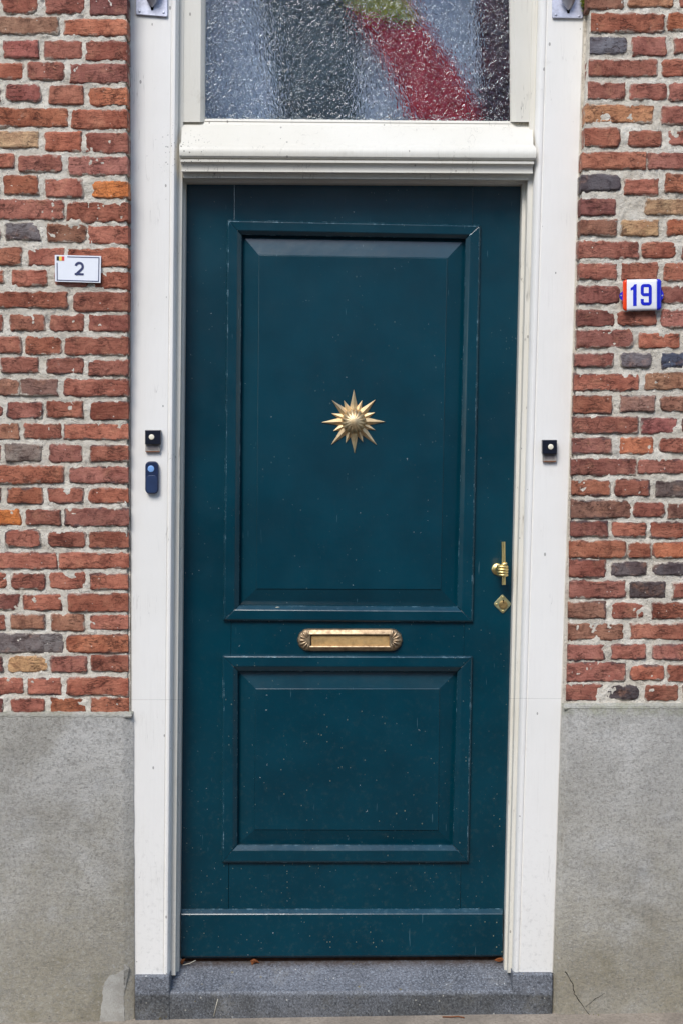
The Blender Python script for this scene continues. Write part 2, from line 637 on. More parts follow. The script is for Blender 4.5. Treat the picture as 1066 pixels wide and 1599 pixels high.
def cloth(name, a, b):
    n = N(name)
    c = n.mix(n.ramp(n.noise(12, 3), 0.35, 0.65), a, b)
    return n.set(c, 0.9, spec=0.15)


M_PALE = cloth('pale_backing', L(228, 236, 250), L(196, 208, 230))  # added cloths that give the glass its pale, dark and coloured patches
M_GREY = cloth('grey_green_backing', L(100, 114, 118), L(60, 74, 78))
M_RED = cloth('red_backing', L(206, 16, 40), L(170, 8, 36))
M_OLIVE = cloth('olive_backing', L(176, 164, 40), L(120, 124, 40))
M_MAROON = cloth('maroon_backing', L(92, 34, 46), L(52, 26, 40))
M_ROOM = plain('hall_plaster', L(150, 156, 168), 0.9, 0.2)


def pavemat():
    n = N('sandy_paving')
    c = n.mix(n.ramp(n.noise(9, 6, 0.65), 0.3, 0.7), L(170, 158, 142), L(140, 130, 117))
    yy = n.sepz()[1]
    far = n.mix(n.ramp(n.noise(3, 5), .3, .7), L(84, 74, 70), L(66, 60, 58))
    c = n.mix(n.ramp(yy, -0.16, -0.10, 1.0, 0.0), c, far)
    c = n.mix(n.ramp(n.noise(120, 5, 0.7), 0.4, 0.7, 0, 0.6), c, L(112, 102, 90))
    return n.set(c, 0.95, spec=0.2, normal=n.bump(n.noise(120, 5, 0.7), 0.6, 0.006))


M_PAVE = pavemat()
M_ROAD = plain('asphalt', L(60, 60, 62), 0.9, 0.3, var=0.3, bumps=0.4)

# ------------------------------------------------------------------ ground
Z0 = P(533, 1588, -0.014).z
SLOPE = (P(862, 1583, -0.014).z - P(212, 1593, -0.014).z) / (P(862, 1583, -0.014).x - P(212, 1593, -0.014).x)


def gz(x):
    return Z0 + SLOPE * max(-2.0, min(2.0, x))


xs = [-90, -30, -8, -2, -1.2, -0.6, 0, 0.6, 1.2, 2, 8, 30, 90]
ys = [-90, -30, -9, -6, -2.2, -1, -0.3, -0.1, 0.0, 0.6]
vs = [(x, y, gz(x) - (0.012 if y < -2 else 0)) for y in ys for x in xs]
nx = len(xs)
fs = [[j * nx + i, j * nx + i + 1, (j + 1) * nx + i + 1, (j + 1) * nx + i] for j in range(len(ys) - 1) for i in range(nx - 1)]
o = build('pavement', vs, fs, M_PAVE, origin=(0, 0, Z0))
tag(o, None, kind='structure')
vs = [(x, y, gz(x) - 0.004) for y in (-9.0, -3.4) for x in xs]
fs = [[i, i + 1, nx + i + 1, nx + i] for i in range(nx - 1)]
o = build('road', vs, fs, M_ROAD, origin=(0, -5, Z0))
tag(o, None, kind='structure')

# ------------------------------------------------------------------ unseen houses opposite, added to block low sky and shape reflections
M_HB = plain('dark_clinker_facade', L(128, 92, 78), 0.9, 0.2, var=0.4)
M_HP = plain('grey_plaster_facade', L(168, 164, 156), 0.9, 0.2, var=0.3)
M_HW = plain('white_plaster_facade', L(232, 230, 226), 0.9, 0.2, var=0.1)  # pale facade chosen to brighten the reflection in the upper door
M_RF = plain('slate_roof', L(74, 70, 72), 0.7, 0.3, var=0.4)
M_WF = plain('house_window_frame', L(226, 224, 216), 0.5, 0.4, var=0.05)
M_WG = plain('dark_window_glass', L(28, 32, 36), 0.08, 0.6, var=0.05)
M_HD = plain('brown_house_door', L(84, 52, 40), 0.4, 0.4, var=0.1)


def cuboid(x0, x1, y0, y1, z0, z1):
    return ([(x0, y0, z0), (x1, y0, z0), (x1, y1, z0), (x0, y1, z0), (x0, y0, z1), (x1, y0, z1), (x1, y1, z1), (x0, y1, z1)],
            [[0, 1, 2, 3], [4, 7, 6, 5], [0, 4, 5, 1], [1, 5, 6, 2], [2, 6, 7, 3], [3, 7, 4, 0]])


def far_house(xc, wd, eave, mat, label):
    yf = -11.0
    zg = gz(xc) - 0.02
    h = empty('house', (xc, yf - 4, zg))
    tag(h, label, 'house', 'added houses across the street')
    x0, x1 = xc - wd / 2 + 0.01, xc + wd / 2 - 0.01
    build('wall', *cuboid(x0, x1, yf - 7, yf, zg, eave), mat, h)
    rz = eave + 2.6
    build('roof', [(x0, yf + 0.25, eave + 0.01), (x1, yf + 0.25, eave + 0.01), (x1, yf - 7.2, eave + 0.01), (x0, yf - 7.2, eave + 0.01), (x0, yf - 3.5, rz), (x1, yf - 3.5, rz)],
          [[0, 1, 5, 4], [2, 3, 4, 5], [0, 4, 3], [1, 2, 5], [0, 3, 2, 1]], M_RF, h)
    for zz in (0.9, 3.5):
        for dx in (-0.30, 0.02, 0.32):
            wx_ = xc + dx * wd
            if zz < 2 and dx == 0.32:
                d = build('door', *cuboid(wx_ - 0.5, wx_ + 0.5, yf - 0.05, yf + 0.03, zg, 2.3), M_HD, h)
                continue
            wdo = build('window', *cuboid(wx_ - 0.6, wx_ + 0.6, yf - 0.05, yf + 0.06, zz, zz + 1.6), M_WF, h)
            build('pane', *cuboid(wx_ - 0.52, wx_ + 0.52, yf, yf + 0.063, zz + 0.08, zz + 1.52), M_WG, wdo)


far_house(-10.5, 7, 5.6, M_HP, 'added grey plastered house across the street, behind the viewer to the left')
far_house(-3.5, 7, 6.2, M_HW, 'added white plastered house across the street, behind the viewer, left of the middle')
far_house(3.5, 7, 5.8, M_HW, 'added white plastered house across the street, behind the viewer, right of the middle')
far_house(10.5, 7, 6.4, M_HP, 'added grey plastered house across the street, behind the viewer to the right')

# ------------------------------------------------------------------ brick walls
DTAB = [(-400, .075), (0, .066), (300, .056), (500, .043), (700, .027), (900, .013), (1120, .009), (2000, .009)]


def lerp_tab(tab, y):
    if y <= tab[0][0]:
        return tab[0][1]
    for (a, va), (b, vb) in zip(tab, tab[1:]):
        if y <= b:
            return va + (vb - va) * (y - a) / (b - a)
    return tab[-1][1]


def proud(y):
    return lerp_tab(DTAB, y)


COLS = dict(R=(180, 117, 97), D=(158, 102, 88), O=(192, 125, 97), B=(164, 121, 101), Y=(210, 170, 126), G=(128, 126, 130),
            K=(108, 98, 96), Q=(182, 114, 102), T=(192, 142, 108), X=(220, 136, 80), W=(156, 144, 134), U=(104, 112, 130))

LEFT = """4 60 -9 20 R;71 132 -9 21 R;140 198 -8 24 D
-20 92 25 53 T;100 198 29 56 O
5 61 62 90 Q;70 129 63 92 R;134 198 64 95 D
-25 37 98 123 R;43 101 95 125 R;109 198 99 129 R
-12 1 133 160 R;9 63 131 158 Q;76 130 133 163 O;139 198 136 165 O
-30 106 168 198 O;111 198 171 201 R
-10 60 204 231 Y;71 128 205 236 R;134 199 207 239 R
-30 22 239 262 R;29 97 242 268 R;107 199 244 273 R
6 60 273 303 O;70 130 278 308 R;143 200 282 309 X
-30 100 311 343 R;104 200 315 347 R
8 64 347 375 G;72 135 349 379 B;138 200 352 381 R
-30 34 386 413 O;43 102 387 415 R;105 200 387 416 R
-12 7 421 443 R;18 74 420 446 R;85 137 422 447 R;145 200 424 450 R
-30 105 455 481 R;115 200 456 486 R
-12 4 491 516 R;14 70 490 517 O;77 131 491 518 R;139 200 491 518 D
-25 33 525 551 R;40 97 525 554 R;101 200 525 555 R
1 61 557 582 R;73 131 558 584 R;138 200 561 587 R
-30 31 592 618 B;32 91 592 618 B;98 200 592 619 R
-10 4 628 652 R;11 67 627 653 R;72 130 626 653 R;140 200 627 656 D
-25 31 659 687 B;38 96 661 685 R;99 200 661 687 R
-15 1 694 720 R;9 65 693 720 W;77 129 693 722 R;141 200 695 721 R
-30 99 727 755 R;109 200 729 755 R
-10 3 762 786 D;11 67 761 787 O;75 131 761 786 R;139 200 762 786 R
-20 33 795 820 X;41 95 796 820 R;101 201 793 822 R
-12 0 828 856 R;8 64 827 855 R;75 134 830 855 R;139 201 829 857 R
-30 90 862 889 R;93 201 863 888 R
-10 11 894 919 R;17 71 895 921 D;77 134 894 920 R;141 200 896 921 R
-30 30 927 953 R;35 97 928 954 R;106 200 927 956 R
-10 10 959 984 R;16 70 959 983 B;79 132 959 986 B;140 200 959 984 R
-30 99 989 1020 W;104 200 991 1020 O
-15 5 1025 1050 D;12 75 1024 1051 Y;79 136 1025 1050 R;142 200 1023 1049 R
-30 37 1057 1085 R;43 96 1058 1085 R;104 200 1057 1087 R
-15 6 1090 1114 D;16 70 1090 1114 D;78 134 1090 1114 O;141 201 1089 1114 O"""

RIGHT = """917 973 -12 14 B;981 1051 -12 11 T;1061 1095 -12 12 R
923 1036 20 50 R;1042 1105 19 47 O
921 978 56 84 G;986 1039 57 87 R;1052 1100 59 83 R
919 1026 92 119 R;1033 1105 92 120 R
918 976 128 155 R;983 1039 129 155 R;1044 1100 129 158 R
914 1020 163 192 T;1032 1105 165 194 R
913 967 199 229 R;981 1032 203 229 R;1042 1100 203 227 R
909 1009 237 264 O;1011 1105 238 264 R
907 968 272 298 K;974 1028 279 304 R;1038 1100 271 300 O
907 961 310 336 D;1007 1084 310 336 Y
906 963 342 367 B;968 1028 343 369 Y;1041 1100 342 367 O
904 996 376 404 R;1002 1055 377 403 R;1064 1120 377 404 D
905 963 411 436 R;971 1025 410 437 R;1036 1100 410 439 R
903 966 446 474 D;972 1027 446 474 R;1033 1100 447 474 R
902 958 483 510 D;964 1025 485 508 R;1032 1100 483 511 R
901 987 514 543 R;997 1061 519 544 R;1070 1125 517 544 R
898 957 551 573 D;968 1018 551 574 G;1032 1090 550 575 U
897 997 583 610 R;1006 1090 581 609 T
896 955 617 646 O;968 1022 618 643 B;1031 1090 618 643 B
895 996 650 677 R;1001 1057 652 677 Q;1064 1120 652 677 D
894 954 683 709 R;967 1021 683 709 O;1029 1100 683 707 R
892 992 715 743 R;995 1090 716 740 R
893 952 749 775 O;958 1013 748 775 R;1024 1090 750 776 K
892 985 781 810 B;988 1037 783 808 D;1043 1100 785 810 B
891 948 813 838 R;955 1008 815 839 R;1014 1067 815 841 R
889 976 844 872 O;981 1016 847 872 R;1018 1100 846 872 O
889 944 873 902 D;954 1009 877 899 K;1018 1071 878 899 K
889 976 907 934 R;983 1038 908 934 K;1050 1110 910 934 D
887 945 939 966 B;955 1006 941 966 R;1017 1100 941 967 R
887 973 973 1000 B;984 1100 974 999 O
886 944 1006 1031 R;954 1008 1006 1030 R;1018 1071 1007 1031 R
885 976 1034 1065 R;983 1037 1038 1063 R;1041 1100 1038 1065 R
884 939 1068 1095 R;946 997 1070 1093 K;1006 1059 1069 1095 O;1066 1120 1069 1094 R"""


def parse(txt):
    rows = []
    for line in txt.strip().splitlines():
        rows.append([(float(a), float(b), float(c), float(d), e) for a, b, c, d, e in (s.split() for s in line.split(';'))])
    return rows


def fill(rows, side):
    """go on with the bond a little beyond the picture"""
    rnd = random.Random(3 if side < 0 else 4)
    out = []
    for i, r in enumerate(rows):
        r = list(r)
        y0 = min(b[2] for b in r)
        y1 = min(b[3] for b in r)
        n = 0
        while True:
            ln = rnd.choice((56, 58, 100)) + rnd.uniform(-3, 3)
            c = rnd.choice('RRRRRDOBQ')
            if side < 0:
                e = min(b[0] for b in r) - rnd.uniform(6, 10)
                if e < -230:
                    break
                r.append((e - ln, e, y0 + rnd.uniform(-1, 1), y1 + rnd.uniform(-1, 1), c))
            else:
                e = max(b[1] for b in r) + rnd.uniform(6, 10)
                if e > 1296:
                    break
                r.append((e, e + ln, y0 + rnd.uniform(-1, 1), y1 + rnd.uniform(-1, 1), c))
        out.append(r)
    # courses above the picture
    for k in range(1, 6):
        y1 = (20 if side < 0 else 14) - 34.6 * k
        y0 = y1 - 27
        r = []
        if side < 0:
            e = 198
            while e > -230:
                ln = (58 if (k % 2) else 98) + rnd.uniform(-3, 3)
                r.append((e - ln, e, y0, y1, rnd.choice('RRRRDOB')))
                e -= ln + rnd.uniform(7, 10)
        else:
            e = 921 + 1.5 * k
            while e < 1296:
                ln = (58 if (k % 2) else 98) + rnd.uniform(-3, 3)
                r.append((e, e + ln, y0, y1, rnd.choice('RRRRDOB')))
                e += ln + rnd.uniform(7, 10)
        out.append(r)
    return out


def brick_mesh(hw, hh, seed, endside, back, detail):
    """one worn brick round its own centre; endside -1/+1: that end turns the corner of the doorway"""
    rnd = random.Random(seed)
    nx = max(7, int(hw * 2 / (0.0052 if detail else 0.014)))
    ny = 11 if detail else 5

    def ticks(n):
        t = [-1 + 2 * i / n for i in range(n + 1)]
        return [math.copysign(abs(v) ** 0.62, v) for v in t]
    us, vt = ticks(nx), ticks(ny)
    r = min(hh * 0.75, rnd.choice((0.003, 0.004, 0.006, 0.008, 0.014)))
    chip = rnd.choice((0, 0.0015, 0.0025, 0.0035))
    so = Vector((seed * 1.37 % 50, seed * 0.71 % 50, seed * 2.11 % 50))
    amp = rnd.uniform(0.0022, 0.0046)
    tilt = rnd.uniform(-0.0015, 0.0015)
    taperL, taperR = rnd.uniform(-0.10, 0.04), rnd.uniform(-0.10, 0.04)
    verts, rim = [], []
    for v in vt:
        for u in us:
            x, z = u * hw, v * hh
            rr = r
            if endside and u * endside > 0:
                rr = 0.003
            cx = max(-(hw - rr), min(hw - rr, x))
            cz = max(-(hh - rr), min(hh - rr, z))
            qx, qz = x - cx, z - cz
            if qx and qz:
                m = max(abs(qx), abs(qz))
                ln = math.hypot(qx, qz)
                x, z = cx + qx / ln * m, cz + qz / ln * m
            dist = min(hw - abs(u) * hw, hh - abs(v) * hh)       # distance from the outline
            if endside and u * endside > 0:
                dist = min(hw - abs(u) * hw + 0.006, hh - abs(v) * hh)
            e = max(0.0, 1 - dist / 0.0065)
            q = Vector((x, 0, z)) + so
            na = noise.noise(q * 42) + 0.75 * noise.noise(q * 120)
            nb = 0.8 * noise.noise(q * 34 + Vector((9, 3, 1))) + 0.75 * noise.noise(q * 110) + 0.4 * noise.noise(q * 240)
            lock = 0.35 if (endside and u * endside > 0.8) else 1.0
            x += na * amp * e * lock
            z += nb * amp * 1.1 * e
            z *= 1 + (taperL if u < 0 else taperR) * abs(u) ** 3 * (0.2 if endside and u * endside > 0 else 1)
            cn = noise.noise(q * 24 + Vector((2, 7, 4))) + 0.5 * noise.noise(q * 70) + 0.35 * e
            y = 0.0036 * e ** 3.0 + 0.0022 * noise.noise(q * 20) + 0.0010 * noise.noise(q * 75) + 0.0008 * noise.noise(q * 170) + tilt * u
            y += chip * max(0.0, min(1.0, (cn - 0.28) / 0.14))
            verts.append(Vector((x, y, z)))
            rim.append(max(0.0, 1 - dist / 0.016))
    w_ = len(us)
    faces = [[j * w_ + i, j * w_ + i + 1, (j + 1) * w_ + i + 1, (j + 1) * w_ + i] for j in range(len(vt) - 1) for i in range(w_ - 1)]
    loop = list(range(w_)) + [j * w_ + w_ - 1 for j in range(1, len(vt))] + \
        [(len(vt) - 1) * w_ + i for i in range(w_ - 2, -1, -1)] + [j * w_ for j in range(len(vt) - 2, 0, -1)]
    k = len(verts)
    for i in loop:
        p = verts[i]
        verts.append(Vector((p.x, back, p.z)))
        rim.append(1.0)
    n = len(loop)
    for i in range(n):
        j = (i + 1) % n
        faces.append([loop[i], loop[j], k + j, k + i])
    me = bpy.data.meshes.new('brick')
    me.from_pydata(verts, [], faces)
    bm = bmesh.new()
    bm.from_mesh(me)
    bmesh.ops.recalc_face_normals(bm, faces=bm.faces)
    bm.to_mesh(me)
    bm.free()
    # make the front look to the street
    if me.polygons[0].normal.y > 0:
        me.flip_normals()
    a = me.attributes.new('rim', 'FLOAT', 'POINT')
    a.data.foreach_set('value', rim)
    for p in me.polygons:
        p.use_smooth = True
    me.set_sharp_from_angle(angle=math.radians(38))
    me.materials.append(M_BRICK)
    return me


def ledge(side):
    return 1116 if side < 0 else 1103


def mortar_end(side, y):
    return lerp_tab([(-400, 195.5), (0, 196), (300, 197.5), (500, 199), (1200, 200)], y) if side < 0 else \
        lerp_tab([(-400, 933), (0, 921), (270, 909), (500, 902), (750, 893.5), (950, 888.5), (1120, 885)], y)


def wall(side, label):
    base = P(100 if side < 0 else 970, 1590, 0)
    base.z = gz(base.x)
    root = empty('brick_wall', base)
    tag(root, label, 'wall')
    rows = fill(parse(LEFT if side < 0 else RIGHT), side)
    rnd = random.Random(11 + side)
    # mortar bed: a lumpy skin a little behind the brick faces that turns into the doorway
    ylist = [-190 + 3.2 * i for i in range(int((ledge(side) + 4 + 190) / 3.2) + 1)]
    outer = -250 if side < 0 else 1316
    vs, fs = [], []
    cols = 0
    for y in ylist:
        xe = mortar_end(side, y)
        d = proud(y)
        line = []
        vis = 0 if side < 0 else 1066
        nvis = 62
        nout = 24
        px = [outer + (vis - outer) * i / nout for i in range(nout)] + [vis + (xe - vis) * i / nvis for i in range(nvis + 1)]
        for i, x in enumerate(px):
            p = P(x, y, -d + 0.0042)
            q = Vector((p.x, 0, p.z))
            h = 0.0040 * noise.noise(q * 30) + 0.0028 * noise.noise(q * 85 + Vector((3, 1, 7))) + 0.0018 * noise.noise(q * 190)
            line.append(Vector((p.x, p.y - h, p.z)))
        X = line[-1].x
        z = line[-1].z
        for t in (0.35, 0.7, 1.0):
            Y = (-d + 0.0042) * (1 - t) + 0.012 * t
            q = Vector((Y * 3, 5, z))
            line.append(Vector((X - side * (-0.002) + 0.002 * noise.noise(q * 60), Y, z)))
        cols = len(line)
        vs += line
    for j in range(len(ylist) - 1):
        for i in range(cols - 1):
            fs.append([j * cols + i, j * cols + i + 1, (j + 1) * cols + i + 1, (j + 1) * cols + i])
    build('mortar', vs, fs, M_MORTAR, root, smooth=True)
    seed = 100 if side < 0 else 900
    for r in rows:
        for (x0, x1, y0, y1, c) in r:
            seed += 1
            ym = (y0 + y1) / 2
            d = proud(ym) + rnd.uniform(-0.0012, 0.0022)
            a, b = P(x0, y0, -d), P(x1, y1, -d)
            hw, hh = (b.x - a.x) / 2, (a.z - b.z) / 2
            isend = (side < 0 and x1 > 190) or (side > 0 and x0 < 926)
            vis = -40 < x1 and x0 < 1106 and y1 > -10
            me = brick_mesh(hw + 0.0012, hh + 0.0008, seed, (-side if isend else 0), (d + 0.01) if isend else 0.028, vis)
            ob = bpy.data.objects.new('brick', me)
            COL.objects.link(ob)
            ob.parent = root
            ob.location = Vector(((a.x + b.x) / 2, -d, (a.z + b.z) / 2)) - base
            j = rnd.uniform(0.90, 1.08)
            k = rnd.uniform(-6, 6)
            cc = s2l([max(0, min(255, v)) for v in (COLS[c][0] * j + k, COLS[c][1] * j, COLS[c][2] * j - k)])
            rim = rnd.choice((0.0, 0.15, 0.3)) if ym < 560 else rnd.choice((0.15, 0.5, 0.8, 1.0))
            if 'R' != c and ym < 560:
                rim = max(rim, 0.3)
            ob.color = (cc[0], cc[1], cc[2], rim)
    # wall mass behind and far to the side
    if side < 0:
        xa, xb = -6.0, P(mortar_end(side, 0) - 4, 0, -.05).x
        xfar = P(outer + 8, 500, 0).x
    else:
        xa, xb = P(mortar_end(side, 0) + 14, 0, -.05).x, 6.0
        xfar = P(outer - 8, 500, 0).x
    zt = P(533, -184, 0).z
    v1 = prism([(xa, 0.022, base.z), (xb, 0.022, base.z), (xb, 0.022, zt), (xa, 0.022, zt)], 0.3)
    if side < 0:
        v2 = prism([(-6, -0.04, base.z), (xfar, -0.04, base.z), (xfar, -0.04, zt), (-6, -0.04, zt)], 0.06)
    else:
        v2 = prism([(xfar, -0.04, base.z), (6, -0.04, base.z), (6, -0.04, zt), (xfar, -0.04, zt)], 0.06)
    build('wall_core', *merge(v1, v2), M_FAR, root)
    return root


WL = wall(-1, 'old red brick wall left of the door, above a grey cement plinth, carrying the number 2 plate')
WR = wall(1, 'old red brick wall right of the door, above a grey cement plinth, carrying the number 19 plate')
ztop = P(533, -184, 0).z
vs, fs = prism([(-6, -0.04, ztop + .002), (6, -0.04, ztop + .002), (6, -0.04, 5.5), (-6, -0.04, 5.5)], 0.3)
o = build('brick_wall', vs, fs, M_FAR)
tag(o, 'brickwork of the storey above the door, out of the picture', 'wall')

# strips of filler between brick and timber
for side, root in ((-1, WL), (1, WR)):
    rows = []
    for y in [-184 + 13 * i for i in range(101)]:
        if side < 0:
            a, b = 200.5, lerp_tab([(0, 203.6), (1500, 204.5)], y)
        else:
            a, b = (lerp_tab([(0, 918), (270, 910), (500, 903), (750, 894.5), (950, 888.5), (1120, 885)], y), 911.5 - 0.032 * y)
        jit = noise.noise(Vector((y * 0.021, side * 4, 1))) * 1.0
        rows.append([P(a, y, 0.02), P(a, y, -0.002), P(b + jit * 0.6, y, -0.004 + 0.002 * jit), P(b + jit * 0.6, y, 0.02)])
    build('filler_strip', *loft(rows, closed=True), M_MORTAR, root)

# plinths
def plinth(side, root):
    top = ledge(side)
    rows = []
    zb = base_z = gz(wpos(root).x) - 0.06
    dp = 0.020
    if side < 0:
        # edge: (outer x px, chamfer x px, inner x px) from top to bottom
        st = [(top, 195, 209.0), (1300, 196, 209.5), (1500, 197, 210.5), (1600, 197, 211)]
        far = -6.0
    else:
        st = [(top, 886, 876.5), (1300, 879, 870.5), (1500, 873, 864), (1600, 870, 861)]
        far = 6.0
    n = 60
    for i in range(n + 1):
        y = top + (1612 - top) * i / n
        cx = lerp_tab([(s[0], s[1]) for s in st], y)
        ix = lerp_tab([(s[0], s[2]) for s in st], y)
        jit = noise.noise(Vector((y * 0.03, side * 3, 2)))
        jit2 = noise.noise(Vector((y * 0.08, side * 5, 8)))
        jit += 0.5 * jit2
        a = P(cx + jit, y, -dp)
        z = a.z
        b = P(ix + jit * 0.7, y, -0.004)
        c = P(ix + jit * 0.7, y, 0.03)
        rows.append([Vector((far, 0.03, z)), Vector((far, -dp, z)), Vector((a.x + side * 0.30, -dp, z)), Vector((a.x + side * 0.008, -dp, z)), Vector((a.x + side * 0.002, -dp + 0.0015, z)),
                     Vector((b.x, -0.004, z)), Vector((b.x, 0.03, z))])
    # rough weathered top ledge sloping back to the bricks
    y = top - 4
    a = rows[0]
    lead = [Vector((p.x, max(p.y, -proud(1100) + 0.003), p.z + 0.006)) for p in a]
    rows = [lead] + rows
    build('plinth', *loft(rows, closed=True), M_CONC, root, smooth=25.0)


plinth(-1, WL)
plinth(1, WR)

# weathered cement fillet along the top of each plinth
for side, root in ((-1, WL), (1, WR)):
    top = ledge(side)
    rows = []
    xa, xb = (-230, 206) if side < 0 else (1296, 880)
    for i in range(150):
        x = xa + (xb - xa) * i / 149
        j1 = noise.noise(Vector((x * 0.06, side, 3))) * 1.6 + noise.noise(Vector((x * 0.21, side, 9))) * 1.2
        j2 = noise.noise(Vector((x * 0.08, side, 13))) * 1.5 + noise.noise(Vector((x * 0.25, side, 19))) * 0.9
        rows.append([P(x, top - 6 + j1, 0.0), P(x, top - 5 + j1, -proud(1100) + 0.002), P(x, top - 0.5 + j1 * 0.5, -0.0165 + 0.001 * j2), P(x, top + 2.5 + j2, -0.0212), P(x, top + 4.5 + j2, -0.0195), P(x, top + 6, 0.0)])
    build('ledge', *loft(rows, closed=True), M_CONC, root, smooth=30.0)

# pale patch low on the left plinth, crack low on the right one
pts = [(211, 1506), (203, 1512), (191, 1516), (182, 1521), (173, 1524), (164, 1533), (160, 1545), (161, 1558), (157, 1575), (158, 1588), (154, 1602), (211, 1602)]


def ragged(pts, Y, amp, step=3.0, seed=1):
    out = []
    for (xa, ya), (xb, yb) in zip(pts, pts[1:] + pts[:1]):
        n = max(1, int(math.hypot(xb - xa, yb - ya) / step))
        for i in range(n):
            x, y = xa + (xb - xa) * i / n, ya + (yb - ya) * i / n
            q = Vector((x * 0.23, y * 0.23, seed))
            out.append(P(x + amp * noise.noise(q) + amp * 0.6 * noise.noise(q * 2.7), y + amp * noise.noise(q + Vector((7, 3, 1))), Y))
    return out


pts = [(x if x < 205 else 194.5, y) for x, y in pts]
o = build('plinth_patch', *prism(ragged(pts, -0.0208, 1.8), 0.01), M_PATCH, WL)


def ribbon(pts, Y, w0, jag=1.0, seed=0):
    rnd = random.Random(seed)
    path = []
    for (xa, ya), (xb, yb) in zip(pts, pts[1:]):
        for i in range(5):
            t = i / 5
            path.append(P(xa + (xb - xa) * t + rnd.uniform(-jag, jag), ya + (yb - ya) * t + rnd.uniform(-jag, jag) * 0.5, Y))
    path.append(P(*pts[-1], Y))
    rad = [w0 * rnd.uniform(0.5, 1.3) for _ in path]
    return tube(path, rad, 5)


v = merge(ribbon([(882, 1517), (893, 1536), (896, 1552), (909, 1570), (925, 1594)], -0.0203, 0.0010, 0.8, 1),
          ribbon([(914, 1572), (928, 1560), (943, 1551)], -0.0203, 0.0007, 0.8, 2))
build('crack', *v, M_DARK, WR)

# ------------------------------------------------------------------ door frame with transom and fanlight
frame_base = P(533, 1522, 0.03)
FR = empty('door_frame', frame_base)
tag(FR, 'white painted wooden door frame with moulded transom and a patterned glass fanlight', 'door frame')


def jamb(profile, ytop, ybot):
    """profile rows: (px at y=250, px at y=1500, depth)"""
    rows = []
    n = 24
    for i in range(n + 1):
        y = ytop + (ybot - ytop) * i / n
        rows.append([P(a + (b - a) * (y - 250) / 1250.0, y, Y) for a, b, Y in profile])
    return loft(rows, closed=True)


DF = 0.105   # front plane of the door
LJ = [(203.5, 206, 0.12), (203.5, 206, 0.002), (205, 207.5, 0.0), (265.5, 255, 0.0), (266.3, 255.8, 0.0022), (267.3, 256.8, 0.0022), (268.2, 257.6, -0.001),
      (270, 259, -0.0022), (272.5, 261.5, -0.0015), (275, 264, 0.004), (277, 265.6, 0.012), (278, 266.6, 0.026), (278.8, 267.3, 0.030), (285.3, 274.2, 0.031),
      (286.2, 274.9, 0.034), (287.2, 276.0, 0.066), (287.9, 276.7, 0.070), (290.8, 280.0, 0.0705), (291.4, 280.7, 0.078), (292.6, 282.2, 0.104), (292.6, 282.2, 0.12)]
RJ = [(903.5, 863.5, 0.12), (903.5, 863.5, 0.002), (902, 862, 0.0), (848, 811.5, 0.0), (847, 810.7, 0.0022), (846, 809.8, 0.0022), (845, 809, -0.001),
      (843, 807.2, -0.0022), (840, 804.6, -0.0015), (836.5, 801.8, 0.004), (834, 800, 0.012), (832.5, 798.8, 0.026), (831.8, 798.2, 0.030), (824.5, 793, 0.031),
      (823.7, 792.4, 0.034), (822, 791.2, 0.066), (821, 790.4, 0.070), (816, 786.8, 0.0705), (815.2, 786.1, 0.078), (813.2, 784.4, 0.104), (813.2, 784.4, 0.12)]
FMJ = [0] * 6 + [0] * 5 + [1] * 10


def jambmats(nprof, nrows):
    fm = []
    for a in range(nrows - 1):
        for i in range(nprof):
            fm.append(1 if i >= 11 and i < nprof - 1 else 0)
    return fm + [0, 0]


for prof_, ys_, yj in ((LJ, 1523, 1092.5), (RJ, 1519, 1090.5)):
    v, f = jamb(prof_, -186, yj)
    build('jamb', v, f, [M_WHITE, M_CREAM], FR, fm=jambmats(len(prof_), 25), smooth=30.0)
    v, f = jamb(prof_, yj + 0.22, ys_)
    build('jamb_foot', v, f, [M_WHITE, M_CREAM], FR, fm=jambmats(len(prof_), 25), smooth=30.0)

# transom: profile (y on the left end, depth, x left, x right)
TR = [(186.5, 0.062, 284, 831), (187.5, 0.050, 284, 831), (194, 0.044, 284, 831), (195, 0.036, 284, 831), (196.5, 0.033, 284, 831), (222, -0.002, 283.5, 832),
      (224, -0.006, 282, 833.5), (225, -0.013, 281, 835), (228, -0.021, 280.5, 836), (232, -0.0265, 280.5, 836.5), (238, -0.0285, 280.5, 836.5), (243, -0.026, 280.5, 836), (246.5, -0.019, 281, 835.5),
      (247.5, -0.011, 283, 832), (248.3, -0.010, 283, 832), (249, -0.016, 282.5, 833), (252.5, -0.016, 282.5, 833), (253.5, -0.010, 283, 832), (256, -0.003, 283.5, 831.5), (260, 0.002, 284, 831), (264, 0.004, 284, 831),
      (267.5, 0.003, 283.5, 831.5), (268.5, 0.014, 284, 829), (269.5, 0.034, 285, 826), (273, 0.036, 286, 825.5), (277.5, 0.037, 287, 824), (278.5, 0.050, 287, 824), (280, 0.068, 288, 822), (284.5, 0.070, 289, 820),
      (288, 0.102, 289, 819), (288, 0.13, 289, 819), (186.5, 0.13, 284, 831)]
TR = [(y, (Y * 0.7 if Y < 0 else (Y * 0.62 if 255 < y < 279 else Y)), a, b) for y, Y, a, b in TR]
rows = []
for i in range(9):
    t = i / 8
    rows.append([P(xl + (xr - xl) * t, y + (4.2 - 1.2 * (y - 187) / 100) * t, Y) for y, Y, xl, xr in TR])
build('transom', *loft(rows, closed=True), M_CREAM, FR, smooth=28.0)

